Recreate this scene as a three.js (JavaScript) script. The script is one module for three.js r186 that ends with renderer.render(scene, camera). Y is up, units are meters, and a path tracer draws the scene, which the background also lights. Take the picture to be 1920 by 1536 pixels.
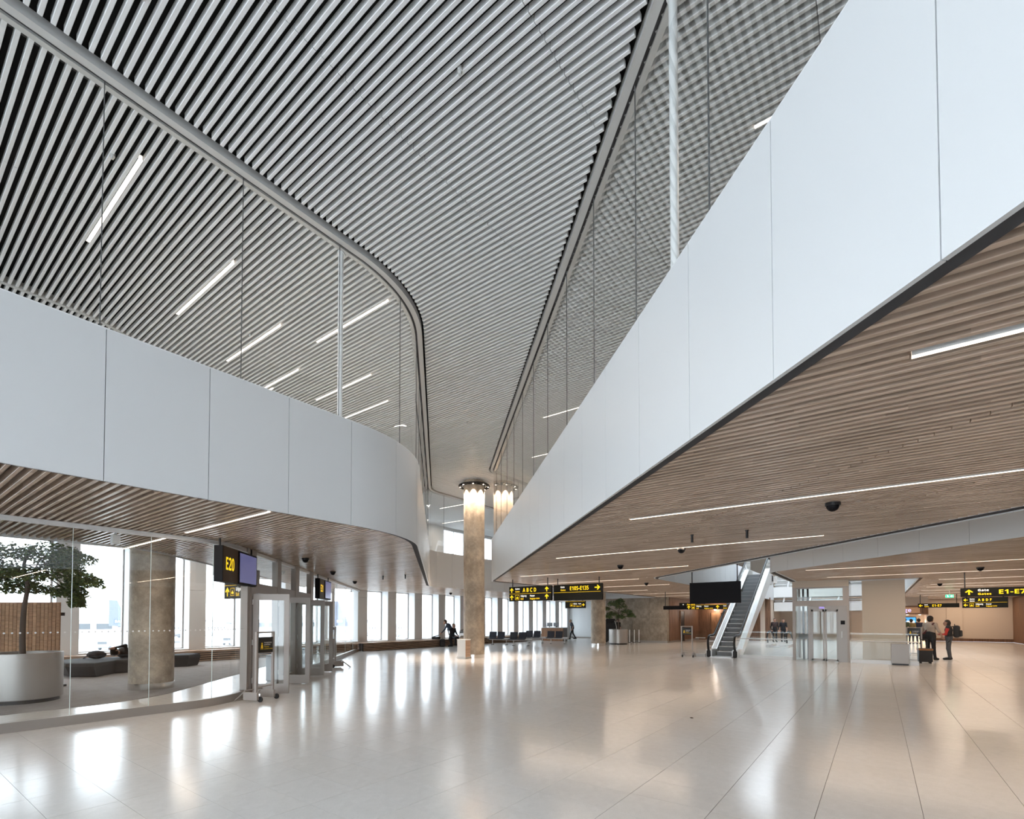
import * as THREE from 'three';
import { mergeGeometries, toCreasedNormals } from 'three/addons/utils/BufferGeometryUtils.js';
import { RoundedBoxGeometry } from 'three/addons/geometries/RoundedBoxGeometry.js';
import { MarchingCubes } from 'three/addons/objects/MarchingCubes.js';
import { RectAreaLightUniformsLib } from 'three/addons/lights/RectAreaLightUniformsLib.js';

// ---------------------------------------------------------------- camera, sky, exposure
// World: x and z follow the building's grid (ceiling battens run along x, the facade along z), metres, y up.
RectAreaLightUniformsLib.init();
const scene = new THREE.Scene();
const camera = new THREE.PerspectiveCamera(2 * Math.atan(768 / 926) * 180 / Math.PI, 1920 / 1536, 0.05, 2000);
camera.position.set(0, 1.68, 0);
camera.rotation.set(0.02375, Math.atan2(686, 926), 0, 'YXZ');
camera.setViewOffset(1920, 1536, 0, -371, 1920, 1536);        // a shift lens
scene.background = new THREE.Color(0.90, 0.98, 1.08);          // even overcast sky
const renderer = new THREE.WebGLRenderer({ antialias: true });
renderer.toneMapping = THREE.LinearToneMapping;
renderer.toneMappingExposure = 8.0;
renderer.shadowMap.enabled = true;
const LAMP_WARM = [1.0, 0.79, 0.60], LAMP_COOL = [1.0, 0.86, 0.73];

// ---------------------------------------------------------------- helpers
let seed = 12345;
const rnd = () => { seed = (seed * 1664525 + 1013904223) >>> 0; return seed / 4294967296; };
const rr = (a, b) => a + (b - a) * rnd();
const taken = {};
const numbered = (n) => { const k = taken[n] = (taken[n] ?? -1) + 1; return k ? n + '_' + String(k).padStart(3, '0') : n; };
function shade(o) { o.traverse((c) => { if (c.isMesh) { c.castShadow = c.receiveShadow = true; } }); return o; }
function thing(name, label, category, [x, y, z] = [0, 0, 0], turn = 0, group) {
  const o = new THREE.Group(); o.name = numbered(name); scene.add(o);
  o.position.set(x, y, z); o.rotation.y = turn; o.userData = { label, category };
  if (group) o.userData.group = group;
  return o;
}
function structure(name, label, category) {
  const o = thing(name, label, category); o.userData.kind = 'structure'; return o;
}
function part(parent, name, geo, mat, extra) {
  const m = new THREE.Mesh(Array.isArray(geo) ? merge(geo) : geo, mat); m.name = name; m.castShadow = m.receiveShadow = true;
  parent.add(m); if (extra) Object.assign(m.userData, extra); return m;
}
function merge(list) {
  const l = list.map((g) => { let h = g.index ? g.toNonIndexed() : g; for (const k of Object.keys(h.attributes)) if (!['position', 'normal', 'uv', 'color'].includes(k)) h.deleteAttribute(k); return h; });
  return l.length === 1 ? l[0] : mergeGeometries(l);
}
// uv in metres, by the way each face points
function uvm(g, du = rnd() * 7, dv = rnd() * 7) {
  const p = g.attributes.position, n = g.attributes.normal, uv = new Float32Array(p.count * 2);
  for (let i = 0; i < p.count; i++) {
    const ax = Math.abs(n.getX(i)), ay = Math.abs(n.getY(i)), az = Math.abs(n.getZ(i));
    const [u, v] = ay >= ax && ay >= az ? [p.getX(i), p.getZ(i)] : ax >= az ? [p.getZ(i), p.getY(i)] : [p.getX(i), p.getY(i)];
    uv[2 * i] = u + du; uv[2 * i + 1] = v + dv;
  }
  g.setAttribute('uv', new THREE.BufferAttribute(uv, 2)); return g;
}
const bx = (w, h, d, x = 0, y = 0, z = 0) => uvm(new THREE.BoxGeometry(w, h, d).toNonIndexed().translate(x, y, z));
// box by its limits
const lim = (x0, x1, y0, y1, z0, z1) => bx(Math.abs(x1 - x0), Math.abs(y1 - y0), Math.abs(z1 - z0), (x0 + x1) / 2, (y0 + y1) / 2, (z0 + z1) / 2);
const rb = (w, h, d, x, y, z, r = 0.01, s = 2) => uvm(flat(new RoundedBoxGeometry(w, h, d, s, Math.min(r, w / 2.05, h / 2.05, d / 2.05))).translate(x, y, z));
const cyl = (r0, r1, h, x = 0, y = 0, z = 0, seg = 24, open = false) => new THREE.CylinderGeometry(r1, r0, h, seg, 1, open).toNonIndexed().translate(x, y + h / 2, z);
function rod(a, b, r, seg = 10, r2 = r) {
  const A = new THREE.Vector3(...a), B = new THREE.Vector3(...b), d = B.clone().sub(A), g = new THREE.CylinderGeometry(r2, r, d.length(), seg).toNonIndexed();
  g.applyQuaternion(new THREE.Quaternion().setFromUnitVectors(new THREE.Vector3(0, 1, 0), d.clone().normalize()));
  return g.translate((A.x + B.x) / 2, (A.y + B.y) / 2, (A.z + B.z) / 2);
}
function tube(pts, r, seg = 8, n = 40, closed = false, tension = 0.3) {
  return new THREE.TubeGeometry(new THREE.CatmullRomCurve3(pts.map((p) => new THREE.Vector3(...p)), closed, 'catmullrom', tension), n, r, seg, closed).toNonIndexed();
}
function lathe(pts, seg = 48) { return new THREE.LatheGeometry(pts.map((p) => new THREE.Vector2(...p)), seg).toNonIndexed(); }
// a prism along x with a profile of [z, y] points (counter-clockwise seen from +x)
function prismX(x0, x1, prof, du = rnd() * 9, dv = rnd() * 9) {
  const pos = [], nor = [], uv = [], n = prof.length;
  const tri = (a, b, c, m, ua, ub, uc) => { pos.push(...a, ...b, ...c); nor.push(...m, ...m, ...m); uv.push(...ua, ...ub, ...uc); };
  let run = 0;
  for (let i = 0; i < n; i++) {
    const [z0, y0] = prof[i], [z1, y1] = prof[(i + 1) % n], dz = z1 - z0, dy = y1 - y0, l = Math.hypot(dz, dy);
    const m = [0, -dz / l, dy / l].map((v) => v);   // outward for a profile that runs this way round
    const a = [x0, y0, z0], b = [x1, y0, z0], c = [x1, y1, z1], d = [x0, y1, z1];
    const ua = [x0 + du, run + dv], ub = [x1 + du, run + dv], uc = [x1 + du, run + l + dv], ud = [x0 + du, run + l + dv];
    tri(a, b, c, m, ua, ub, uc); tri(a, c, d, m, ua, uc, ud); run += l;
  }
  for (const [x, m, flip] of [[x0, [-1, 0, 0], 1], [x1, [1, 0, 0], 0]]) for (let i = 1; i < n - 1; i++) {
    const q = (k) => [x, prof[k][1], prof[k][0]], t = (k) => [prof[k][0] + du, prof[k][1] + dv];
    flip ? tri(q(0), q(i), q(i + 1), m, t(0), t(i), t(i + 1)) : tri(q(0), q(i + 1), q(i), m, t(0), t(i + 1), t(i));
  }
  const g = new THREE.BufferGeometry();
  g.setAttribute('position', new THREE.Float32BufferAttribute(pos, 3)); g.setAttribute('normal', new THREE.Float32BufferAttribute(nor, 3)); g.setAttribute('uv', new THREE.Float32BufferAttribute(uv, 2));
  return wind(g);
}
// turn every triangle so that its winding agrees with its normals
function wind(g) {
  const p = g.attributes.position.array, n = g.attributes.normal.array, u = g.attributes.uv?.array, sw = (A, i, j, k) => { for (let q = 0; q < k; q++) { const t = A[i * k + q]; A[i * k + q] = A[j * k + q]; A[j * k + q] = t; } };
  for (let t = 0; t < p.length / 9; t++) {
    const o = 9 * t, ax = p[o + 3] - p[o], ay = p[o + 4] - p[o + 1], az = p[o + 5] - p[o + 2], bx = p[o + 6] - p[o], by = p[o + 7] - p[o + 1], bz = p[o + 8] - p[o + 2];
    if ((ay * bz - az * by) * n[o] + (az * bx - ax * bz) * n[o + 1] + (ax * by - ay * bx) * n[o + 2] < 0) { sw(p, 3 * t + 1, 3 * t + 2, 3); sw(n, 3 * t + 1, 3 * t + 2, 3); if (u) sw(u, 3 * t + 1, 3 * t + 2, 2); }
  }
  return g;
}
const flat = (g) => g.index ? g.toNonIndexed() : g;
// horizontal slab from a plan outline [[x, z] ...] with holes
function slab(outline, y0, y1, holes = []) {
  const s = new THREE.Shape(outline.map(([x, z]) => new THREE.Vector2(x, -z)));
  for (const h of holes) s.holes.push(new THREE.Path(h.map(([x, z]) => new THREE.Vector2(x, -z))));
  const g = new THREE.ExtrudeGeometry(s, { depth: y1 - y0, bevelEnabled: false, curveSegments: 1 });
  g.rotateX(-Math.PI / 2).translate(0, y0, 0);
  return uvm(g.index ? g.toNonIndexed() : g);
}
// plan path through corners [x, z, radius]
class Path {
  constructor(corners) {
    const P = [];
    corners.forEach(([x, z, r], i) => {
      if (!r || i === 0 || i === corners.length - 1) { P.push([x, z]); return; }
      const a = corners[i - 1], b = corners[i + 1];
      const u = [a[0] - x, a[1] - z], v = [b[0] - x, b[1] - z], lu = Math.hypot(...u), lv = Math.hypot(...v);
      u[0] /= lu; u[1] /= lu; v[0] /= lv; v[1] /= lv;
      const half = Math.acos(u[0] * v[0] + u[1] * v[1]) / 2, T = r / Math.tan(half), k = [u[0] + v[0], u[1] + v[1]], lk = Math.hypot(...k), c = [x + k[0] / lk * r / Math.sin(half), z + k[1] / lk * r / Math.sin(half)];
      const a0 = Math.atan2(z + u[1] * T - c[1], x + u[0] * T - c[0]); let a1 = Math.atan2(z + v[1] * T - c[1], x + v[0] * T - c[0]);
      while (a1 - a0 > Math.PI) a1 -= 2 * Math.PI; while (a1 - a0 < -Math.PI) a1 += 2 * Math.PI;
      const n = 18; for (let j = 0; j <= n; j++) { const t = a0 + (a1 - a0) * j / n; P.push([c[0] + r * Math.cos(t), c[1] + r * Math.sin(t)]); }
    });
    this.P = P; this.c = [0];
    for (let i = 1; i < P.length; i++) this.c.push(this.c[i - 1] + Math.hypot(P[i][0] - P[i - 1][0], P[i][1] - P[i - 1][1]));
    this.L = this.c[this.c.length - 1];
    // vertex normals: to the right of the walking direction, seen from above with x right and z down the page
    this.N = P.map((p, i) => { const a = P[Math.max(0, i - 1)], b = P[Math.min(P.length - 1, i + 1)], dx = b[0] - a[0], dz = b[1] - a[1], l = Math.hypot(dx, dz); return [-dz / l, dx / l]; });
  }
  at(s) {
    s = Math.min(Math.max(s, 0), this.L); let i = 1; while (i < this.P.length - 1 && this.c[i] < s) i++;
    const t = (s - this.c[i - 1]) / (this.c[i] - this.c[i - 1] || 1), m = (A) => [A[i - 1][0] + (A[i][0] - A[i - 1][0]) * t, A[i - 1][1] + (A[i][1] - A[i - 1][1]) * t];
    const n = m(this.N), l = Math.hypot(...n); return { p: m(this.P), n: [n[0] / l, n[1] / l] };
  }
  between(s0, s1) { const out = [this.at(s0)]; for (let i = 0; i < this.c.length; i++) if (this.c[i] > s0 + 1e-4 && this.c[i] < s1 - 1e-4) out.push({ p: this.P[i], n: this.N[i] }); out.push(this.at(s1)); return out; }
  nearest(x, z) { let best = 0, bd = 1e9; for (let s = 0; s <= this.L; s += 0.01) { const q = this.at(s).p, d = Math.hypot(q[0] - x, q[1] - z); if (d < bd) { bd = d; best = s; } } return best; }
}
// a wall along a path from s0 to s1: offsets o0 and o1 along the path's normal (o0 === o1: a sheet)
function strip(path, s0, s1, y0, y1, o0, o1) {
  const S = path.between(s0, s1), pos = [], nor = [], uv = []; let run = s0;
  const q = (k, o) => [S[k].p[0] + S[k].n[0] * o, S[k].p[1] + S[k].n[1] * o];
  const v = (k, o, y, m, u) => { const [x, z] = q(k, o); pos.push(x, y, z); nor.push(...m); uv.push(u, y); };
  const quad = (i, j, o, sg) => {
    const d = Math.hypot(S[j].p[0] - S[i].p[0], S[j].p[1] - S[i].p[1]), mi = [S[i].n[0] * sg, 0, S[i].n[1] * sg], mj = [S[j].n[0] * sg, 0, S[j].n[1] * sg];
    v(i, o, y0, mi, run); v(j, o, y0, mj, run + d); v(j, o, y1, mj, run + d); v(i, o, y0, mi, run); v(j, o, y1, mj, run + d); v(i, o, y1, mi, run); return d;
  };
  const solid = o0 !== o1;
  for (let i = 0; i < S.length - 1; i++) {
    const d = quad(i, i + 1, o0, o0 >= o1 ? 1 : -1);
    if (solid) {
      quad(i, i + 1, o1, o0 >= o1 ? -1 : 1);
      for (const [y, m] of [[y0, [0, -1, 0]], [y1, [0, 1, 0]]]) { v(i, o0, y, m, run); v(i + 1, o0, y, m, run + d); v(i + 1, o1, y, m, run + d); v(i, o0, y, m, run); v(i + 1, o1, y, m, run + d); v(i, o1, y, m, run); }
    }
    run += d;
  }
  if (solid) for (const [k, sg] of [[0, -1], [S.length - 1, 1]]) {
    const m = [S[k].n[1] * sg, 0, -S[k].n[0] * sg]; v(k, o0, y0, m, 0); v(k, o1, y0, m, 0.1); v(k, o1, y1, m, 0.1); v(k, o0, y0, m, 0); v(k, o1, y1, m, 0.1); v(k, o0, y1, m, 0);
  }
  const g = new THREE.BufferGeometry();
  g.setAttribute('position', new THREE.Float32BufferAttribute(pos, 3)); g.setAttribute('normal', new THREE.Float32BufferAttribute(nor, 3)); g.setAttribute('uv', new THREE.Float32BufferAttribute(uv, 2));
  return wind(g);
}
// how large a point shows from the photographer's place, to choose which pieces become single parts
const eye = new THREE.Vector3(0, 1.68, 0), look = [-0.5953, -0.8035], side = [0.8035, -0.5953];
function shows(x, y, z) { const d = x * look[0] + z * look[1], s = x * side[0] + z * side[1]; if (d < 0.5 || Math.abs(s / d) > 1.2) return 0; const t = (y - 1.68) / d; if (t > 1.4 || t < -0.5) return 0; return 1 / (d * d + 0.01); }

// ---------------------------------------------------------------- textures (what surfaces are made of)
function noiseTex(size, fn, srgb = true, rep = 1) {
  const d = new Uint8Array(size * size * 4);
  for (let y = 0; y < size; y++) for (let x = 0; x < size; x++) { const c = fn(x, y), o = 4 * (y * size + x); for (let k = 0; k < 3; k++) d[o + k] = Math.max(0, Math.min(255, c[k])); d[o + 3] = 255; }
  const t = new THREE.DataTexture(d, size, size); t.wrapS = t.wrapT = THREE.RepeatWrapping; t.magFilter = THREE.LinearFilter; t.minFilter = THREE.LinearMipmapLinearFilter; t.generateMipmaps = true;
  if (srgb) t.colorSpace = THREE.SRGBColorSpace; t.repeat.set(rep, rep); t.needsUpdate = true; return t;
}
// periodic value noise
function lattice(n) { const a = []; for (let i = 0; i < n * n; i++) a.push(rnd()); return (u, v) => { u = ((u % n) + n) % n; v = ((v % n) + n) % n; const i = Math.floor(u), j = Math.floor(v), f = u - i, g = v - j, s = f * f * (3 - 2 * f), t = g * g * (3 - 2 * g), A = (p, q) => a[((q + n) % n) * n + (p + n) % n]; return (A(i, j) * (1 - s) + A(i + 1, j) * s) * (1 - t) + (A(i, j + 1) * (1 - s) + A(i + 1, j + 1) * s) * t; }; }
const L8 = lattice(8), L16 = lattice(16), L32 = lattice(32), L64 = lattice(64), L128 = lattice(128);
const fbm = (x, y, s) => 0.4 * L8(x * 8 / s, y * 8 / s) + 0.3 * L16(x * 16 / s, y * 16 / s) + 0.2 * L32(x * 32 / s, y * 32 / s) + 0.1 * L64(x * 64 / s, y * 64 / s);
const terrazzo = noiseTex(512, (x, y) => { const b = 226 + 10 * (fbm(x, y, 512) - 0.5), k = rnd(); const g = k < 0.06 ? -34 : k < 0.16 ? -12 : k > 0.93 ? 14 : 0; return [b + g, b + g - 2, b + g - 5]; }, true, 2);
const concreteTex = noiseTex(512, (x, y) => { const n = fbm(x, y, 512), v = 186 + 80 * (n - 0.5) + 18 * (L128(x / 4, y / 4) - 0.5) + (rnd() - 0.5) * 8; return [v, v * 0.95, v * 0.88]; }, true, 0.5);
const concreteBump = noiseTex(256, (x, y) => { const v = 128 + 90 * (fbm(x, y, 256) - 0.5); return [v, v, v]; }, false, 1);
const woodTex = noiseTex(512, (x, y) => { const g = L64(x * 3 / 512 + L8(x * 8 / 512, y * 8 / 512) * 0.6, y * 64 / 512), h = L128(x * 5 / 512, y * 128 / 512); const v = 0.86 + 0.16 * (g - 0.5) + 0.12 * (h - 0.5); return [226 * v, 207 * v, 190 * v]; }, true, 0.7);
const darkWoodTex = noiseTex(512, (x, y) => { const g = L64(y * 3 / 512 + L8(x * 8 / 512, y * 8 / 512) * 0.7, x * 64 / 512), h = L128(y * 5 / 512, x * 128 / 512); const v = 0.84 + 0.26 * (g - 0.5) + 0.14 * (h - 0.5); return [178 * v, 140 * v, 112 * v]; }, true, 0.6);
const carpetTex = noiseTex(512, (x, y) => { const v = 160 + 22 * (fbm(x, y, 512) - 0.5) + (rnd() - 0.5) * 46; return [v, v * 0.975, v * 0.96]; }, true, 1);
const carpetBump = noiseTex(256, () => { const v = rnd() * 255; return [v, v, v]; }, false, 4);
const brushTex = noiseTex(256, (x, y) => { const v = 128 + 60 * (L128(x * 128 / 256, y * 2 / 256) - 0.5) + 26 * (rnd() - 0.5); return [v, v, v]; }, false, 1);

// ---------------------------------------------------------------- materials
const M = {};
const std = (o) => new THREE.MeshStandardMaterial(o), phy = (o) => new THREE.MeshPhysicalMaterial(o), lin = (r, g, b) => new THREE.Color().setRGB(r, g, b);
M.panel = std({ color: lin(0.60, 0.605, 0.61), roughness: 0.42 });
M.panelSide = std({ color: lin(0.70, 0.70, 0.70), roughness: 0.5 });
M.gap = std({ color: lin(0.05, 0.05, 0.055), roughness: 0.9 });
M.black = std({ color: lin(0.008, 0.008, 0.009), roughness: 0.95 });
M.whiteSlat = std({ color: lin(0.74, 0.745, 0.75), roughness: 0.45 });
M.track = std({ color: lin(0.52, 0.52, 0.51), roughness: 0.4, metalness: 0.1 });
M.woodSlat = [0, 1, 2].map((k) => std({ color: lin(0.98 - 0.05 * k, 0.92 - 0.055 * k, 0.87 - 0.055 * k), map: woodTex, roughness: 0.25 }));
M.woodBack = std({ color: lin(0.26, 0.215, 0.19), roughness: 0.9 });
M.plaster = std({ color: lin(0.82, 0.81, 0.79), roughness: 0.85 });
M.beige = std({ color: lin(0.60, 0.52, 0.43), roughness: 0.7 });
M.warmWall = std({ color: lin(0.66, 0.55, 0.45), roughness: 0.75 });
M.pillar = std({ color: lin(0.74, 0.725, 0.71), roughness: 0.6 });
M.reveal = std({ color: lin(0.72, 0.74, 0.75), roughness: 0.6 });
M.tile = [[1, 1, 1], [0.985, 0.983, 0.98], [1.01, 1.005, 1.0], [0.99, 0.985, 0.978]].map((c) => std({ color: lin(0.98 * c[0], 0.98 * c[1], 0.98 * c[2]), map: terrazzo, roughness: 0.17 }));
M.grout = std({ color: lin(0.20, 0.185, 0.17), roughness: 0.9 });
M.carpet = std({ color: lin(0.95, 0.93, 0.92), map: carpetTex, bumpMap: carpetBump, bumpScale: 0.004, roughness: 1 });
M.concrete = std({ color: lin(0.80, 0.73, 0.66), map: concreteTex, bumpMap: concreteBump, bumpScale: 0.004, roughness: 0.62 });
M.concreteDark = std({ color: lin(0.66, 0.62, 0.58), map: concreteTex, bumpMap: concreteBump, bumpScale: 0.004, roughness: 0.8 });
M.woodWall = std({ color: lin(0.62, 0.52, 0.45), map: darkWoodTex, roughness: 0.55 });
M.oak = std({ color: lin(0.95, 0.80, 0.62), map: darkWoodTex, roughness: 0.55 });
M.benchWood = std({ color: lin(0.80, 0.66, 0.56), map: woodTex, roughness: 0.55 });
M.steel = std({ color: lin(0.52, 0.50, 0.48), roughness: 0.32, metalness: 0.9, roughnessMap: null });
M.brushed = std({ color: lin(0.40, 0.375, 0.35), roughness: 0.42, metalness: 0.7, bumpMap: brushTex, bumpScale: 0.0004 });
M.mirrorSteel = std({ color: lin(0.72, 0.70, 0.67), roughness: 0.12, metalness: 1 });
M.alu = std({ color: lin(0.36, 0.325, 0.30), roughness: 0.5, metalness: 0.25 });
M.darkMetal = std({ color: lin(0.03, 0.03, 0.032), roughness: 0.45, metalness: 0.4 });
M.rubber = std({ color: lin(0.012, 0.012, 0.013), roughness: 0.55 });
M.blackGloss = phy({ color: lin(0.006, 0.006, 0.008), roughness: 0.55, specularIntensity: 0.3 });
M.charcoal = std({ color: lin(0.035, 0.035, 0.037), roughness: 0.95 });
M.white = std({ color: lin(0.78, 0.78, 0.78), roughness: 0.5 });
M.whiteGloss = std({ color: lin(0.80, 0.80, 0.79), roughness: 0.25 });
M.grey = std({ color: lin(0.22, 0.225, 0.235), roughness: 0.6 });
// one sheet stands for both surfaces of a pane, so its index is raised to reflect as two do
M.glass = phy({ color: lin(0.97, 0.985, 0.98), roughness: 0, transmission: 1, thickness: 0, ior: 1.75 });
M.glassClear = phy({ color: lin(0.95, 0.97, 0.97), roughness: 0, transmission: 1, thickness: 0, ior: 1.5 });
M.glassLow = phy({ color: lin(0.95, 0.97, 0.965), roughness: 0, transmission: 1, thickness: 0, ior: 1.3 });
M.liftSteel = std({ color: lin(0.30, 0.28, 0.265), roughness: 0.45, metalness: 0.45, bumpMap: brushTex, bumpScale: 0.0004 });
M.glassEdge = std({ color: lin(0.62, 0.70, 0.68), roughness: 0.25 });
M.seal = std({ color: lin(0.10, 0.10, 0.10), roughness: 0.7 });
M.dot = std({ color: lin(0.8, 0.8, 0.8), roughness: 0.8 });
M.bark = std({ color: lin(0.11, 0.085, 0.07), roughness: 0.95, bumpMap: concreteBump, bumpScale: 0.01 });
M.soil = std({ color: lin(0.03, 0.022, 0.016), roughness: 1 });
const glow = (c, k) => std({ color: lin(0.9, 0.9, 0.9), emissive: lin(...c), emissiveIntensity: k, roughness: 0.6 });
M.lampWarm = glow(LAMP_WARM, 0.55); M.lampCool = glow(LAMP_COOL, 0.55);

// ---------------------------------------------------------------- plan of the building
const HB = 3.22, HT = 4.87, HC = 7.7, FLOOR2 = 4.2;
const XW = -22.2, XG = -22.8, XE = 7.8, ZN = 8, ZS = -50;       // inner facade line, facade glass, east wall, rear and far ends
const voidLeft = new Path([[-6.77, ZN], [-6.77, -6.19 - 0.0, 3.1], [-16.75, -16.17, 1.5], [-16.75, -34]]);
const voidRight = new Path([[XE, XE - 2.95], [-12.6, -15.55, 1.0], [-12.6, -34]]);
const hallPath = new Path([[XE, XE - 11.4], [-6.65, -18.05, 1.3], [-6.65, -44]]);
const bandPath = new Path([[XE, XE - 15.0], [-2.85, -17.85, 1.1], [-2.85, -23.9]]);
const loungeGlass = new Path([[-10.35, ZN], [-10.35, -4.45, 1.6], [XW, XW + 5.9]]);
const loungeEdge = new Path([[-12.85, ZN], [-12.85, -3.85, 2.2], [XW, XW + 9.0]]);
const holeHall = [...hallPath.P, [1.2, -44], [1.2, -23.9], ...bandPath.P.slice().reverse()];
const shift = (path, o) => path.P.map(([x, z], i) => [x + path.N[i][0] * o, z + path.N[i][1] * o]);
const slabHole = [...shift(hallPath, -0.16), [1.3, -44.1], [1.3, -23.8], ...shift(bandPath, 0.16).reverse()];
const slabL = [...shift(voidLeft, -0.16), [-16.91, -38.6], [XG, -38.6], [XG, ZN]], slabR = [...shift(voidRight, 0.16), [-16.91, -34.1], [-16.91, ZS], [XE, ZS]];
const outlineL = [...voidLeft.P, [-16.75, -38.6], [XG, -38.6], [XG, ZN]];
const outlineR = [...voidRight.P, [-16.75, -34], [-16.75, ZS], [XE, ZS]];

// x-spans of a row z inside an outline (holes count as outlines too)
function spans(rings, z) {
  const xs = [];
  for (const r of rings) for (let i = 0; i < r.length; i++) { const [x0, z0] = r[i], [x1, z1] = r[(i + 1) % r.length]; if ((z0 <= z) !== (z1 <= z)) xs.push(x0 + (x1 - x0) * (z - z0) / (z1 - z0)); }
  xs.sort((a, b) => a - b); const out = []; for (let i = 0; i + 1 < xs.length; i += 2) out.push([xs[i], xs[i + 1]]); return out;
}
// rows of battens along x; the ones that show largest are parts, the rest one part
function battens(parent, o) {
  const pieces = [];
  for (let k = 0; ; k++) {
    const z = o.z0 - o.pitch * k; if (z < o.z1) break;
    for (let [a, b] of spans(o.rings, z)) {
      a += o.inset; b -= o.inset; if (b - a < 0.05) continue;
      let segs = [[a, b]];
      for (const [lx0, lx1, lz] of o.lights || []) if (Math.abs(lz - z) < o.pitch * 0.3) segs = segs.flatMap(([p, q]) => lx1 < p || lx0 > q ? [[p, q]] : [[p, lx0 - 0.01], [lx1 + 0.01, q]].filter(([u, v]) => v - u > 0.05));
      for (const [p, q] of segs) {
        const cuts = [p, ...(o.joints(z).filter((x) => x > p + 0.12 && x < q - 0.12)).sort((m, n) => m - n), q];
        for (let i = 0; i + 1 < cuts.length; i++) { const u = cuts[i] + (i ? 0.004 : 0), v = cuts[i + 1] - (i + 2 < cuts.length ? 0.004 : 0); let w = 0; for (let t = 0.1; t < 1; t += 0.2) w += shows(u + (v - u) * t, o.y, z) * (v - u); pieces.push([w, u, v, z]); }
      }
    }
  }
  pieces.sort((a, b) => b[0] - a[0]);
  const rest = o.mats.map(() => []);
  pieces.forEach(([w, u, v, z], i) => {
    const g = prismX(u, v, o.prof.map(([pz, py]) => [pz + z, py + o.y])), m = Math.floor(rnd() * o.mats.length);
    if (i < o.parts && w > 0) part(parent, 'slat', g, o.mats[m]); else rest[m].push(g);
  });
  rest.forEach((l, m) => { if (l.length) part(parent, 'slat_field', l, o.mats[m], { kind: 'stuff' }); });
}

// ---------------------------------------------------------------- lamps in the ceilings (positions used by the battens too)
const upperLamps = [[-10.04, -7.68, -2.19], [-11.04, -8.68, -3.79], [-12.12, -9.76, -5.19], [-9.72, -7.36, -5.99], [-13.53, -11.17, -6.39], [-12.32, -9.96, -7.59], [-13.15, -10.79, -8.79], [-7.95, -5.6, -12.31], [-10.28, -7.9, -15.11], [-1.13, 1.2, -6.51],
  [-19.1, -16.95, -19.19], [-22.0, -19.8, -22.29]];
const lowerLampsR = [[0.18, 5.2, -3.7], [-3.06, 5.2, -7.2], [-6.53, -0.78, -10.7], [-10.36, -4.4, -14.5], [-11.95, -7.37, -18.1], [-10.57, -7.41, -21.7], [-12.2, -9.84, -25.4], [-12.23, -7.6, -29.2], [-12.2, -7.6, -32.8], [-11.2, -7.6, -36.4],
  [-1.81, 5.0, -18.0], [-1.5, 5.0, -21.6], [1.93, 6.0, -25.3], [1.9, 6.0, -28.7], [1.9, 6.0, -31.0], [1.9, 6.0, -34.6], [1.9, 6.0, -38.2], [2.4, 6.6, -41.8], [2.9, 7.2, -45.4], [2.9, 7.2, -48.6]];
const lowerLampsL = [[-9.91, -7.0, -3.59], [-12.75, -10.7, -3.59]];
const loungeLamps = [[-18.6, -15.6, -3.6], [-21.6, -18.6, -7.2], [-22.05, -20.8, -10.4]];

// ---------------------------------------------------------------- floor
{
  const floor = structure('floor', 'polished pale terrazzo tile floor reflecting the windows', 'floor');
  part(floor, 'tile_bed', lim(XG, XE, -0.3, -0.005, ZN, ZS), M.grout);
  const tiles = [], TX = 0.742, TZ = 0.5;
  for (let i = -27; i < 14; i++) for (let k = -26; k < 92; k++) {
    const x0 = Math.max(-2.68 + i * TX, XG), x1 = Math.min(-2.68 + (i + 1) * TX, XE), z0 = -4.54 - k * TZ, z1 = z0 - TZ;
    if (x1 - x0 < 0.05 || z0 > ZN || z1 < ZS) continue;
    tiles.push([shows((x0 + x1) / 2, 0, (z0 + z1) / 2) * (Math.abs(z0) < 40 ? 1 : 0), x0, x1, z0, z1]);
  }
  tiles.sort((a, b) => b[0] - a[0]);
  const rest = M.tile.map(() => []);
  tiles.forEach(([w, x0, x1, z0, z1], n) => {
    const g = lim(x0 + 0.0022, x1 - 0.0022, -0.02, 0, z0 - 0.0012, z1 + 0.0012), m = Math.floor(rnd() * 4);
    if (n < 300) part(floor, 'tile', g, M.tile[m]); else rest[m].push(g);
  });
  rest.forEach((l, m) => part(floor, 'tile_field', l, M.tile[m], { kind: 'stuff' }));
}
{ // carpet of the gate lounge
  const edge = new Path([[-12.3, ZN], [-12.3, -3.8, 2.5], [XW, XW + 8.6]]);
  const c = structure('lounge_carpet', 'grey speckled carpet in the glazed gate lounge', 'carpet');
  part(c, 'carpet_pile', slab([...edge.P, [XW, ZN]], 0, 0.008), M.carpet);
}

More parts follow.
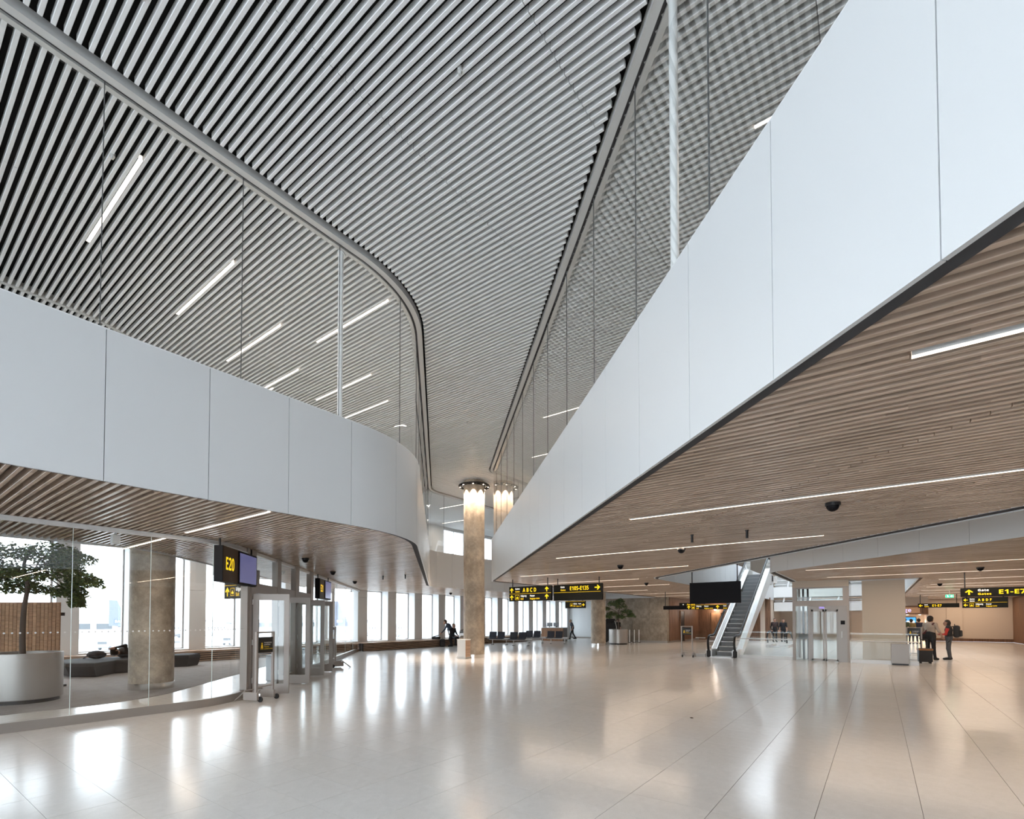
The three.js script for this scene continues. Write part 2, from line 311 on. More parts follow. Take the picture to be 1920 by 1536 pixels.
// ---------------------------------------------------------------- slabs, ceilings
{
  const up = structure('balcony_slab', 'upper floor slab on the gate side', 'floor'); part(up, 'slab', slab(slabL, 4.5, 4.65), M.plaster);
  const up2 = structure('balcony_slab', 'upper floor slab on the escalator side', 'floor'); part(up2, 'slab', slab(slabR, HB + 0.16, FLOOR2, [slabHole]), M.plaster);
}
{
  // gate side: timber battens up to the edge over the lounge, a smooth plaster ceiling beyond
  const c = structure('ceiling', 'low ceiling of pale timber battens on the gate side', 'ceiling');
  const battenRing = [...shift(voidLeft, -0.03), [-16.78, -38.6], [XW, -38.6], [XW, XW + 5.9], ...loungeStrip()];
  function loungeStrip() { // along the lounge glass line back to the batten edge, then to the rear
    const i = loungeEdge.P; return [[XW, XW + 9.0], ...i.slice().reverse()];
  }
  const backing = slab(battenRing, HB + 0.1, HB + 0.13); part(c, 'backing', backing, M.woodBack);
  battens(c, { y: HB, pitch: 0.1, z0: ZN - 0.14, z1: -38.5, rings: [battenRing], inset: 0.07, lights: lowerLampsL, joints: (z) => { const o = []; for (let k = 0; k < 8; k++) o.push(-9.3 - 2.4 * k - (Math.round(z / 0.1) % 24) * 0.1); return o; },
    prof: [[-0.02, 0.003], [-0.017, 0], [0.017, 0], [0.02, 0.003], [0.02, 0.085], [-0.02, 0.085]], mats: M.woodSlat, parts: 240 });
  part(c, 'edge_trim', strip(loungeEdge, 0, loungeEdge.L, HB - 0.02, 4.46, 0.0, -0.05), M.panelSide);
  const p = structure('ceiling', 'smooth grey plaster ceiling inside the gate lounge', 'ceiling');
  const low = loungeEdge.P.filter(([x, z]) => z < -9.3), high = loungeEdge.P.filter(([x, z]) => z >= -9.3), xc = -9.3 - 9.0;
  part(p, 'plaster_high', slab([...high, [xc, -9.3], [XG - 0.25, -9.3], [XG - 0.25, ZN]], 4.4, 4.46), M.plaster);
  part(p, 'step_face', lim(XG - 0.25, xc, HB + 0.34, 4.46, -9.3, -9.36), M.plaster);
  part(p, 'plaster_low', slab([[xc, -9.3], ...low, [XG, XW + 9.0], [XG, -9.3]], HB + 0.34, HB + 0.4), M.plaster);
}
{
  const c = structure('ceiling', 'low ceiling of pale timber battens with long light lines', 'ceiling');
  part(c, 'backing', slab(slabR, HB + 0.1, HB + 0.13, [slabHole]), M.woodBack);
  battens(c, { y: HB, pitch: 0.1, z0: XE - 3.3, z1: ZS + 0.2, rings: [outlineR, slabHole], inset: 0.07, lights: lowerLampsR, joints: (z) => { const o = []; for (let k = -10; k < 6; k++) o.push(5.8 + z + 2.7 * k); return o; },
    prof: [[-0.02, 0.003], [-0.017, 0], [0.017, 0], [0.02, 0.003], [0.02, 0.085], [-0.02, 0.085]], mats: M.woodSlat, parts: 300 });
}
{
  const c = structure('ceiling', 'high ceiling of white metal battens under a black void', 'ceiling');
  const sky = [[-6.5, -26], [-2.9, -26], [-2.9, -46], [-6.5, -46]];       // rooflight over the escalator hall
  const roof = [[XG, ZN], [XE, ZN], [XE, ZS], [XG, ZS]];
  part(c, 'black_void', slab(roof, HC + 0.45, HC + 0.6, [sky]), M.black);
  // the rows stop short of the glass tracks
  const rowsL = [...voidLeft.P.map(([x, z]) => [x, z]), [-16.75, -38.6], [XG, -38.6], [XG, ZN]];
  const ringC = [[-6.77, ZN], [XE, ZN], [XE, XE - 2.95], ...voidRight.P, ...voidLeft.P.slice().reverse()];
  const ringR = [...voidRight.P, [-12.6, -36], [-6.6, -36], [-6.6, -25.9], [-2.8, -25.9], [-2.8, -46], [XE, -46]];
  const prof = [[-0.021, 0.005], [-0.016, 0], [0.016, 0], [0.021, 0.005], [0.021, 0.078], [-0.021, 0.078]];
  const opt = { y: HC, pitch: 0.1, prof, mats: [M.whiteSlat], lights: upperLamps };
  battens(c, { ...opt, z0: ZN - 0.24, z1: -34, rings: [ringC], inset: 0.14, joints: () => [5.3, 3.3, 1.3, -0.7, -2.7, -4.7, -9, -11, -13, -15], parts: 190 });
  battens(c, { ...opt, z0: ZN - 0.24, z1: -38.4, rings: [rowsL], inset: 0.14, joints: () => [-9.15, -11.5, -13.9, -16.3, -18.7], parts: 80 });
  battens(c, { ...opt, z0: XE - 3.24, z1: -45.9, rings: [ringR], inset: 0.14, joints: () => [-0.4, -2.8, -5.2, -7.6], parts: 30 });
  const t = structure('rooflight', 'glazed rooflight over the escalator hall', 'rooflight');
  for (let i = 0; i < 3; i++) part(t, 'pane', slab([[-6.5 + i * 1.2, -26], [-6.5 + i * 1.2 + 1.18, -26], [-6.5 + i * 1.2 + 1.18, -46], [-6.5 + i * 1.2, -46]], HC + 0.59, HC + 0.592), M.glassClear);
  for (let i = 0; i <= 3; i++) part(t, 'glazing_bar', lim(-6.56 + i * 1.2, -6.5 + i * 1.2, HC + 0.4, HC + 0.66, -26, -46), M.white);
}

// ---------------------------------------------------------------- parapets, glass screens and ceiling tracks
function parapet(path, sd, label, joint, parts) {
  const o = structure('balcony_parapet', label, 'parapet'); let s = joint % 1.05; const cuts = [0];
  for (; s < path.L - 0.2; s += 1.05) if (s > 0.2) cuts.push(s); cuts.push(path.L);
  for (let i = 0; i + 1 < cuts.length; i++) part(o, 'panel', strip(path, cuts[i] + 0.0035, cuts[i + 1] - 0.0035, HB - 0.03, HT, 0, -0.03 * sd), M.panel);
  part(o, 'backing', strip(path, 0, path.L, HB - 0.01, HT - 0.01, -0.035 * sd, -0.14 * sd), M.gap);
  part(o, 'coping', strip(path, 0, path.L, HT - 0.005, HT + 0.012, -0.002 * sd, -0.16 * sd), M.panelSide);
  return o;
}
parapet(voidLeft, 1, 'long white panelled parapet curving along the left balcony', voidLeft.nearest(-6.77, -1.65));
parapet(voidRight, -1, 'white panelled parapet tapering to a point on the right balcony', voidRight.nearest(0.235, -2.715));
parapet(hallPath, 1, 'white parapet round the west side of the escalator opening', 0.4);
{ const o = structure('trim', 'pale grey strip along the edge of the escalator opening', 'ceiling trim'); part(o, 'edge_strip', strip(hallPath, 0, hallPath.L, HB + 0.005, HB + 0.02, -0.035, -0.2), M.panelSide); part(o, 'edge_strip', strip(bandPath, 0, bandPath.L, HB + 0.005, HB + 0.02, 0.035, 0.2), M.panelSide); }
parapet(bandPath, -1, 'white parapet band between the two timber ceilings at right', 0.5);
{
  const o = structure('balcony_parapet', 'white parapet closing the far end of the long opening', 'parapet'); part(o, 'panel', lim(-16.75, -12.6, HB - 0.03, HT, -34, -34.05), M.panel);
  const q = structure('balcony_parapet', 'white parapet beside the lift behind the escalator hall', 'parapet'); part(q, 'panel', lim(1.2, 1.25, HB - 0.03, HT, -23.9, -44), M.panel); part(q, 'panel', lim(-2.85, 1.2, HB - 0.03, HT, -23.9, -23.85), M.panel);
}
function screen(path, sd, label, s0, s1, step, first) {
  const o = structure('glass_screen', label, 'glass wall'); const cuts = [s0]; for (let s = first; s < s1 - 0.3; s += step) if (s > s0 + 0.3) cuts.push(s); cuts.push(s1);
  for (let i = 0; i + 1 < cuts.length; i++) part(o, 'pane', strip(path, cuts[i] + 0.005, cuts[i + 1] - 0.005, HT + 0.012, HC - 0.02, -0.08 * sd, -0.08 * sd), M.glass);
  for (let i = 1; i + 1 < cuts.length; i++) part(o, 'joint', strip(path, cuts[i] - 0.004, cuts[i] + 0.004, HT + 0.012, HC - 0.02, -0.074 * sd, -0.086 * sd), M.seal);
  return o;
}
screen(voidLeft, 1, 'full height curved glass screen standing on the left parapet', 0, voidLeft.L, 1.5, voidLeft.nearest(-6.72, -1.61) % 1.5);
screen(voidRight, -1, 'full height glass screen standing on the right parapet', 0, voidRight.L, 1.5, 0.6);
function track(path, sd, label) {
  const o = structure('trim', label, 'ceiling track');
  part(o, 'rail', strip(path, 0, path.L, HC - 0.03, HC + 0.09, 0.045 * sd, -0.055 * sd), M.track); part(o, 'rail', strip(path, 0, path.L, HC - 0.03, HC + 0.09, -0.105 * sd, -0.175 * sd), M.track);
  part(o, 'slot', strip(path, 0, path.L, HC, HC + 0.06, -0.055 * sd, -0.105 * sd), M.gap);
}
track(voidLeft, 1, 'curving metal track in the high ceiling above the left screen');
track(voidRight, -1, 'straight metal track in the high ceiling above the right screen');
{ const p = new Path([[-12.5, ZN], [-12.5, -3.3, 2], [-20, -10.8]]); const o = structure('trim', 'pale channel across the battens of the upper left ceiling', 'ceiling trim'); part(o, 'channel', strip(p, 0, p.L, HC - 0.01, HC + 0.12, 0.04, -0.04), M.track); }
for (const [x, z, l] of [[-6.98, -4.72, 'slim white post behind the left glass screen'], [-1.5, -4.62, 'slim white post behind the right glass screen']]) {
  const o = structure('slim_post', l, 'post'); part(o, 'shaft', cyl(0.04, 0.04, HC - FLOOR2, x, FLOOR2, z, 20), M.white); part(o, 'collar', cyl(0.06, 0.06, 0.03, x, HC - 0.05, z, 20), M.white);
}

// ---------------------------------------------------------------- outer walls and windows
{
  const w = structure('wall_west', 'facade wall of grey piers between tall windows', 'wall');
  const u = structure('wall_west_upper', 'upper facade wall with smaller windows', 'wall');
  part(u, 'spandrel', lim(XG - 0.25, XG, HB + 0.5, 5.84, -10.22, ZS), M.plaster); part(u, 'spandrel', lim(XG - 0.25, XG, 4.46, 5.84, ZN, -10.22), M.plaster); part(u, 'lintel', lim(XG - 0.25, XG, 7.58, HC + 0.6, ZN, ZS), M.plaster);
  part(w, 'plinth', lim(XG - 0.25, XW + 0.02, -0.3, 0.46, ZN, -38.6), M.pillar);
  let n = 0;
  for (let k = 0; k < 24; k++) {
    const z0 = 7.78 - 2 * k, inL = z0 > -16, tall = z0 > -9, top = tall ? 4.46 : HB + 0.5;       // pier z0 ... z0 - 0.6, window z0 - 0.6 ... z0 - 2
    part(w, 'pier', lim(XG - 0.25, XW, 0.46, 2.84, z0, z0 - 0.6), M.pillar); part(w, 'pier_head', lim(XG - 0.25, XW, 2.85, top, z0, z0 - 0.6), M.pillar);
    part(w, 'pier_reveal', [lim(XG + 0.02, XW - 0.02, 0.46, top, z0 + 0.004, z0), lim(XG + 0.02, XW - 0.02, 0.46, top, z0 - 0.6, z0 - 0.604)], M.reveal);
    part(w, 'window_head', lim(XG - 0.2, XW, tall ? 4.4 : inL ? HB + 0.36 : HB + 0.02, top + 0.04, z0 - 0.6, z0 - 2), M.plaster);
    if (k === 23) break;
    const g = structure('window_' + (++n), 'tall window in the facade bay ' , 'window'); delete g.userData.label; delete g.userData.category;
    const h = tall ? 4.4 : inL ? HB + 0.36 : HB + 0.02, f = 0.05;
    part(g, 'pane', lim(XG, XG + 0.002, 0.5, h - 0.03, z0 - 0.6 - f, z0 - 2 + f), M.glassClear);
    part(g, 'frame', [lim(XG - 0.05, XG + 0.05, 0.46, h, z0 - 0.605, z0 - 0.6 - f), lim(XG - 0.05, XG + 0.05, 0.46, h, z0 - 2 + f, z0 - 1.995), lim(XG - 0.05, XG + 0.05, 0.46, 0.52, z0 - 0.6, z0 - 2), lim(XG - 0.05, XG + 0.05, h - 0.05, h, z0 - 0.6, z0 - 2)], M.alu);
    part(g, 'sill', lim(XG + 0.05, XW + 0.04, 0.46, 0.49, z0 - 0.6, z0 - 2), M.white);
  }
  for (let k = 0; k < 15; k++) {
    const z0 = 6.15 - 4.2 * k;                            // window z0 ... z0 - 1.9
    part(u, 'pier', lim(XG - 0.25, XG, 5.84, 7.58, Math.min(z0 + 2.3, ZN), Math.max(z0, ZS)), M.plaster);
    if (z0 - 2 < ZS) break;
    const g = structure('window_' + (++n)); delete g.userData.label; delete g.userData.category;
    part(g, 'pane', lim(XG - 0.12, XG - 0.118, 5.86, 7.56, z0, z0 - 1.9), M.glassClear);
    part(g, 'frame', [lim(XG - 0.18, XG + 0.02, 5.82, 5.88, z0, z0 - 1.9), lim(XG - 0.18, XG + 0.02, 7.53, 7.59, z0, z0 - 1.9), lim(XG - 0.18, XG + 0.02, 5.82, 7.58, z0 - 0.9, z0 - 0.95)], M.white);
  }
}
{ // rear window wall of the tall space, behind the photographer: the daylight on the parapets comes from here
  const w = structure('wall_rear', 'tall glazed end wall behind the camera', 'wall');
  part(w, 'sill_wall', lim(XG, XE, -0.3, 0.3, ZN, ZN + 0.3), M.plaster); part(w, 'lintel', lim(XG, XE, HC - 0.1, HC + 0.6, ZN, ZN + 0.3), M.plaster);
  part(w, 'blind_wall', lim(XG, -12.5, 0.3, HC - 0.1, ZN, ZN + 0.3), M.plaster);
  let n = 60;
  for (let i = 0; i < 10; i++) {
    const x0 = -12.5 + i * 2.03; part(w, 'mullion', lim(x0, x0 + 0.12, 0.3, HC - 0.1, ZN, ZN + 0.2), M.white);
    const g = structure('window_' + (++n)); delete g.userData.label; delete g.userData.category; part(g, 'pane', lim(x0 + 0.12, x0 + 2.03, 0.3, HC - 0.1, ZN + 0.1, ZN + 0.102), M.glassClear);
    part(g, 'transom', lim(x0 + 0.12, x0 + 2.03, 3.9, 4.0, ZN + 0.05, ZN + 0.16), M.white);
  }
  const e = structure('wall_east', 'timber clad wall on the right', 'wall'); part(e, 'cladding', lim(XE, XE + 0.2, 0, HC + 0.6, ZN, ZS), M.woodWall);
  const s = structure('wall_south', 'end wall of the concourse', 'wall'); part(s, 'plaster', lim(XG, XE, 0, HC + 0.6, ZS, ZS - 0.2), M.warmWall);
  part(s, 'skirting', lim(XG, XE, 0, 0.22, ZS + 0.03, ZS), M.woodWall);
  const v = structure('wall_white', 'plain white end wall beyond the gate windows', 'wall'); part(v, 'plaster', lim(XG, -16.75, 0, HB + 0.1, -38.6, -38.8), M.reveal); part(v, 'skirting', lim(XG, -16.75, 0, 0.12, -38.58, -38.6), M.alu);
}

// ---------------------------------------------------------------- linear lights
function linearLight(x0, x1, z, y, label, group, warm, power = 1) {
  const w = 0.046, L = x1 - x0, o = thing('linear_light', label, 'ceiling light', [(x0 + x1) / 2, y, z], 0, group);
  part(o, 'housing', [bx(L, 0.07, 0.003, 0, 0.037, w / 2 + 0.0015), bx(L, 0.07, 0.003, 0, 0.037, -w / 2 - 0.0015), bx(L, 0.006, w, 0, 0.07, 0)], M.panelSide);
  part(o, 'diffuser', bx(L - 0.004, 0.012, w, 0, 0.008, 0), warm ? M.lampWarm : M.lampCool);
  const l = new THREE.RectAreaLight(lin(...(warm ? LAMP_WARM : LAMP_COOL)), (warm ? 9 : 10.5) * power, L, w); l.rotation.x = -Math.PI / 2; l.position.y = -0.004; o.add(l);
}
const nth = ['first', 'second', 'third', 'fourth', 'fifth', 'sixth', 'seventh', 'eighth', 'ninth', 'tenth', 'eleventh', 'twelfth', 'thirteenth', 'fourteenth', 'fifteenth', 'sixteenth', 'seventeenth', 'eighteenth'];
const upperLabels = ['short bright light line nearest the camera in the upper left ceiling', 'second short light line from the camera in the upper left ceiling', 'short light line left of the slim white post, above the parapet', 'short light line crossing behind the slim white post', 'short light line half hidden by the left parapet top', 'lower of the two light lines crossing behind the slim white post', 'short light line at the foot of the slim white post by the parapet',
  'short light line seen above the right parapet, halfway to its tip', 'short light line seen above the right parapet nearest its tip', 'short light line at the top right above the white parapet', 'upper light line behind the far glass left of the concrete column', 'lower light line behind the far glass left of the concrete column'];
upperLamps.forEach(([a, b, z], i) => linearLight(a, b, z, HC - 0.005, upperLabels[i], 'light lines in the high ceiling', false, i > 6 && i < 10 ? 2.6 : 1));
lowerLampsR.forEach(([a, b, z], i) => linearLight(a, b, z, HB - 0.005, i < 10 ? nth[i] + ' light line from the camera in the right timber ceiling' : nth[i - 10] + ' light line past the lift in the far right timber ceiling', 'light lines in the right timber ceiling', true, i < 3 ? 0.4 : i > 11 ? 1.35 : 1));
lowerLampsL.forEach(([a, b, z], i) => linearLight(a, b, z, HB - 0.005, ['light line in the left timber ceiling in front of the lounge glass', 'light line in the left timber ceiling inside the lounge glass'][i], 'light lines in the left timber ceiling', true));
loungeLamps.forEach(([a, b, z], i) => linearLight(a, b, z, z > -9.3 ? 4.32 : HB + 0.26, nth[i] + ' light line on the smooth plaster ceiling of the lounge', 'light lines in the lounge', true, 1.3));

// ---------------------------------------------------------------- concrete columns
function column(z, top, label) {
  const o = structure('concrete_column', label, 'column'); o.position.set(-14.18, 0, z);
  const g = new THREE.CylinderGeometry(0.455, 0.455, top - 0.15, 64, 1, true).toNonIndexed().translate(0, 0.15 + (top - 0.15) / 2, 0);
  const uv = g.attributes.uv; for (let i = 0; i < uv.count; i++) uv.setXY(i, uv.getX(i) * 2.86 + z, uv.getY(i) * top);
  part(o, 'shaft', g, M.concrete); part(o, 'base_ring', cyl(0.462, 0.462, 0.16, 0, 0, 0, 64), M.mirrorSteel);
  for (const y of [2.6, 5.2]) if (y < top) part(o, 'casting_joint', cyl(0.4555, 0.4555, 0.006, 0, y, 0, 64, true), M.concreteDark);
}
column(-16.35, HC + 0.4, 'tall round concrete column in the middle of the opening');
column(-4.45, HB + 0.34, 'round concrete column behind the lounge glass');
column(-28.3, HC + 0.4, 'round concrete column behind the gate signs');
{
  const o = thing('ring_light', 'black cog shaped ring of spotlights round the column top', 'light', [-14.18, HC - 0.16, -16.35]);
  const ring = (r0, r1) => { const s = new THREE.Shape().absarc(0, 0, r1, 0, 7, false); s.holes.push(new THREE.Path().absarc(0, 0, r0, 0, 7, true)); return new THREE.ExtrudeGeometry(s, { depth: 0.05, bevelEnabled: false, curveSegments: 48 }).rotateX(Math.PI / 2); };
  part(o, 'inner_ring', ring(0.49, 0.57), M.darkMetal); part(o, 'outer_ring', ring(0.68, 0.72), M.darkMetal);
  for (let k = 0; k < 18; k++) { const a = k * Math.PI / 9; part(o, 'spoke', bx(0.14, 0.05, 0.06, 0.62, -0.025, 0).rotateY(a), M.darkMetal); }
  for (let k = 0; k < 8; k++) {
    const a = k * Math.PI / 4 + 0.15, x = 0.61 * Math.cos(a), z = 0.61 * Math.sin(a);
    const s = part(o, 'spotlight', cyl(0.04, 0.04, 0.07, x, -0.06, z, 14), M.darkMetal); part(s, 'lens', cyl(0.034, 0.034, 0.008, x, -0.068, z, 14), glow(LAMP_WARM, 1.4));
    const l = new THREE.SpotLight(lin(...LAMP_WARM), 7, 0, 0.6, 0.9); l.position.set(x, -0.085, z); const t = new THREE.Object3D(); t.position.set(x * 0.55, -2.2, z * 0.55); o.add(t); l.target = t; l.castShadow = true; o.add(l);
  }
}

// ---------------------------------------------------------------- glazed lounge wall, doors
const DW = { p: [-11.2, -5.3], t: [-Math.SQRT1_2, -Math.SQRT1_2] };        // line of the gate doors
{
  const o = structure('lounge_glass_wall', 'frameless glass wall of the gate lounge with a row of dots', 'glass wall');
  const sD = loungeGlass.nearest(-11.04, -5.14), sJ = loungeGlass.nearest(-10.35, -2.15); const cuts = [0.01]; for (let s = sJ % 1.06; s < sD - 0.2; s += 1.06) if (s > 0.2) cuts.push(s); cuts.push(sD);
  for (let i = 0; i + 1 < cuts.length; i++) {
    const p = part(o, 'pane', strip(loungeGlass, cuts[i] + 0.004, cuts[i + 1] - 0.004, 0.14, HB, 0, 0), M.glass);
    const d = []; for (let s = cuts[i] + 0.05; s < cuts[i + 1]; s += 0.085) { const q = loungeGlass.at(s); d.push(new THREE.CircleGeometry(0.014, 8).toNonIndexed().rotateY(Math.atan2(q.n[0], q.n[1])).translate(q.p[0] + q.n[0] * 0.004, 1.47, q.p[1] + q.n[1] * 0.004)); }
    if (i > 4) part(p, 'safety_dots', d, M.dot);
    if (i) part(o, 'pane_edge', strip(loungeGlass, cuts[i] - 0.003, cuts[i] + 0.003, 0.14, HB, 0.007, -0.007), M.glassEdge);
  }
  part(o, 'steel_plinth', strip(loungeGlass, 0, sD, 0, 0.15, 0.05, -0.05), M.brushed);
  part(o, 'head_channel', strip(loungeGlass, 0, loungeGlass.L, HB - 0.075, HB - 0.004, 0.04, -0.04), M.panelSide);
  const s0 = loungeGlass.nearest(-15.2, -9.3), s1 = loungeGlass.L, n = 5;
  for (let i = 0; i < n; i++) { const a = s0 + (s1 - s0) * i / n, b = s0 + (s1 - s0) * (i + 1) / n; part(o, 'pane', strip(loungeGlass, a + 0.004, b - 0.004, 0.14, HB, 0, 0), M.glass); if (i) part(o, 'pane_edge', strip(loungeGlass, a - 0.003, a + 0.003, 0.14, HB, 0.007, -0.007), M.glassEdge); }
  part(o, 'steel_plinth', strip(loungeGlass, s0, s1, 0, 0.15, 0.05, -0.05), M.brushed);
}
{
  const o = structure('door_1', 'grey metal door frames of the gate with fanlights', 'door'); o.position.set(DW.p[0], 0, DW.p[1]); o.rotation.y = Math.PI * 0.75;
  for (const [a, b] of [[-0.22, -0.1], [0.02, 0.3], [1.8, 2.1], [3.44, 3.8], [5.16, 5.5]]) part(o, 'post', lim(a, b, 0, HB + 0.05, -0.07, 0.07), M.alu);
  for (const [a, b] of [[0.3, 1.8], [2.1, 3.44], [3.8, 5.16]]) {
    part(o, 'transom', lim(a, b, 2.28, 2.5, -0.06, 0.06), M.alu); part(o, 'fanlight', lim(a, b, 2.5, HB, -0.001, 0.001), M.glass);
  }
  part(o, 'side_light', lim(2.1, 3.44, 0.15, 2.28, -0.001, 0.001), M.glass); part(o, 'threshold', lim(-0.1, 5.5, 0, 0.012, -0.1, 0.1), M.steel); part(o, 'bottom_rail', lim(2.1, 3.44, 0, 0.16, -0.05, 0.05), M.alu);
  const leaf = (x, w, label) => {
    const d = thing('door_leaf', label, 'door', [DW.p[0], 0, DW.p[1]], Math.PI * 0.75, 'open gate door leaves');
    const y1 = 2.24, z0 = 0.1, z1 = 0.1 + w, t = 0.028;
    part(d, 'stile', lim(x - t, x + t, 0.02, y1, z0, z0 + 0.11), M.alu); part(d, 'stile', lim(x - t, x + t, 0.02, y1, z1 - 0.11, z1), M.alu);
    part(d, 'rail', lim(x - t, x + t, y1 - 0.14, y1, z0 + 0.11, z1 - 0.11), M.alu); part(d, 'rail', lim(x - t, x + t, 0.02, 0.24, z0 + 0.11, z1 - 0.11), M.alu);
    part(d, 'pane', lim(x - 0.001, x + 0.001, 0.24, y1 - 0.14, z0 + 0.11, z1 - 0.11), M.glassClear);
    part(d, 'closer', rb(0.05, 0.05, 0.5, x + t + 0.026, y1 - 0.06, (z0 + z1) / 2, 0.015), M.rubber); part(d, 'lock', rb(0.03, 0.05, 0.06, x + t + 0.01, 1.05, z1 - 0.05, 0.008), M.darkMetal);
    for (const y of [0.25, 1.1, 2.0]) part(d, 'hinge', cyl(0.018, 0.018, 0.12, x, y, z0 - 0.018, 10), M.steel);
  };
  leaf(0.06, 0.76, 'nearest open glazed door leaf behind the wheeled sign stand'); leaf(1.86, 0.76, 'second open glazed door leaf, showing a grey bin through its glass'); leaf(3.6, 0.74, 'third open glazed door leaf from the camera'); leaf(4.78, 0.74, 'farthest open glazed door leaf of the gate');
}

// ---------------------------------------------------------------- signs
const YEL = '#f6c81e', WHT = '#f4f1ea', BLK = '#14130f';
function canvas(w, h, draw, bg = BLK) { const c = document.createElement('canvas'); c.width = w; c.height = h; const g = c.getContext('2d'); g.fillStyle = bg; g.fillRect(0, 0, w, h); draw(g, w, h); const t = new THREE.CanvasTexture(c); t.colorSpace = THREE.SRGBColorSpace; return t; }
function txt(g, s, x, y, size, color, wide = 0.85, spacing = 0) { g.save(); g.translate(x, y); g.scale(wide, 1); g.fillStyle = color; g.font = 'bold ' + size + 'px sans-serif'; g.textBaseline = 'middle'; if (spacing) { let p = 0; for (const ch of s) { g.fillText(ch, p, 0); p += g.measureText(ch).width + spacing; } } else g.fillText(s, 0, 0); g.restore(); }
function arrow(g, x, y, s, turn, color = YEL) { g.save(); g.translate(x, y); g.rotate(turn); g.strokeStyle = color; g.lineWidth = s * 0.2; g.lineJoin = 'miter'; g.beginPath(); g.moveTo(0, s * 0.5); g.lineTo(0, -s * 0.42); g.stroke(); g.beginPath(); g.moveTo(-s * 0.4, 0); g.lineTo(0, -s * 0.42); g.lineTo(s * 0.4, 0); g.stroke(); g.restore(); }
function bagIcon(g, x, y, s) { g.strokeStyle = YEL; g.lineWidth = s * 0.06; g.strokeRect(x - s / 2, y - s / 2, s, s); g.fillStyle = YEL; g.beginPath(); g.moveTo(x - s * 0.3, y + s * 0.28); g.lineTo(x - s * 0.26, y - s * 0.02); g.lineTo(x - s * 0.1, y - s * 0.02); g.lineTo(x, y - s * 0.26); g.lineTo(x + s * 0.12, y - s * 0.02); g.lineTo(x + s * 0.28, y - s * 0.02); g.lineTo(x + s * 0.3, y + s * 0.28); g.fill(); }
function face(tex, k = 0.14) { return phy({ map: tex, roughness: 0.55, specularIntensity: 0.3, emissive: lin(1, 1, 1), emissiveMap: tex, emissiveIntensity: k }); }
function quadFace(w, h, x, y, z) { return new THREE.PlaneGeometry(w, h).translate(x, y, z); }
function hangingSign(label, x, z, turn, w, y0, y1, rods, top, faces, depth = 0.09, group) {
  const o = thing('hanging_sign', label, 'sign', [x, 0, z], turn, group), h = y1 - y0, yc = (y0 + y1) / 2;
  part(o, 'board', rb(w, h, depth, 0, yc, 0, 0.008), M.blackGloss);
  for (const f of faces) part(o, f.name || 'sign_face', quadFace(f.w, f.h, f.x, f.y, depth / 2 + 0.002), f.mat);
  for (const rx of rods) part(o, 'hanger_rod', cyl(0.018, 0.018, top - y1, rx, y1, 0, 10), M.darkMetal);
  return o;
}
const abcd = canvas(800, 240, (g) => { g.fillStyle = YEL; g.fillRect(0, 117, 800, 4); arrow(g, 50, 60, 76, 0); arrow(g, 722, 58, 76, 0); txt(g, 'Gates', 120, 36, 38, WHT); txt(g, 'Gates', 120, 82, 38, YEL); txt(g, 'ABCD', 268, 60, 92, YEL, 0.85, 22); arrow(g, 50, 180, 76, 0); arrow(g, 722, 178, 76, 0); bagIcon(g, 160, 180, 76); txt(g, 'Udgang', 226, 156, 40, WHT, 0.8); txt(g, 'Exit', 226, 204, 40, YEL, 0.8); txt(g, 'Bagage', 408, 156, 34, WHT, 0.78); txt(g, 'Baggage claim', 408, 204, 34, YEL, 0.78); });
hangingSign('black hanging sign with yellow ABCD and Exit lines', -10.62, -15.5, 0, 1.94, 2.37, 2.93, [-0.83, 0.79], HB, [{ w: 1.92, h: 0.55, x: 0, y: 2.65, mat: face(abcd) }]);
const e105 = canvas(820, 240, (g) => { g.fillStyle = YEL; g.fillRect(0, 117, 800, 4); txt(g, 'Gate', 120, 36, 38, WHT); txt(g, 'Gates', 120, 82, 38, YEL); txt(g, 'E105-E135', 280, 60, 84, YEL, 0.82); arrow(g, 745, 58, 84, Math.PI / 2); });
hangingSign('black hanging sign with yellow E105-E135 and a right arrow', -8.96, -16.2, 0, 2.04, 2.38, 2.98, [-0.86, 0.88], HB, [{ w: 2.02, h: 0.59, x: 0, y: 2.68, mat: face(e105) }]);
const exitR = canvas(600, 190, (g) => { g.fillStyle = YEL; g.fillRect(0, 12, 600, 4); bagIcon(g, 190, 105, 78); txt(g, 'Udgang', 250, 74, 46, WHT, 0.66); txt(g, 'Bagage', 400, 74, 38, WHT, 0.66); txt(g, 'Exit', 250, 134, 46, YEL, 0.8); txt(g, 'Baggage claim', 340, 138, 34, YEL, 0.66); arrow(g, 545, 105, 84, Math.PI / 2); });
hangingSign('small exit sign with a right arrow below the E105 sign', -12.3, -22.0, 0, 1.15, 2.23, 2.6, [-0.4, 0.4], HB + 0.1, [{ w: 1.13, h: 0.36, x: 0, y: 2.415, mat: face(exitR) }]);
hangingSign('large blank black board hanging in front of the escalator', -4.63, -18.3, 0, 1.72, 2.235, 2.99, [-0.78, 0.75], HC - 0.02, []);
const exitU = canvas(890, 110, (g) => { g.fillStyle = YEL; g.fillRect(0, 2, 900, 4); arrow(g, 50, 58, 80, 0); bagIcon(g, 150, 58, 74); txt(g, 'Udgang', 220, 34, 40, WHT, 0.8); txt(g, 'Exit', 220, 84, 40, YEL, 0.8); txt(g, 'Bagage', 400, 34, 34, WHT, 0.8); txt(g, 'Baggage claim', 400, 84, 34, YEL, 0.8); arrow(g, 690, 58, 80, 0); txt(g, 'Gate', 810, 34, 36, WHT); txt(g, 'Gates', 810, 84, 36, YEL); });
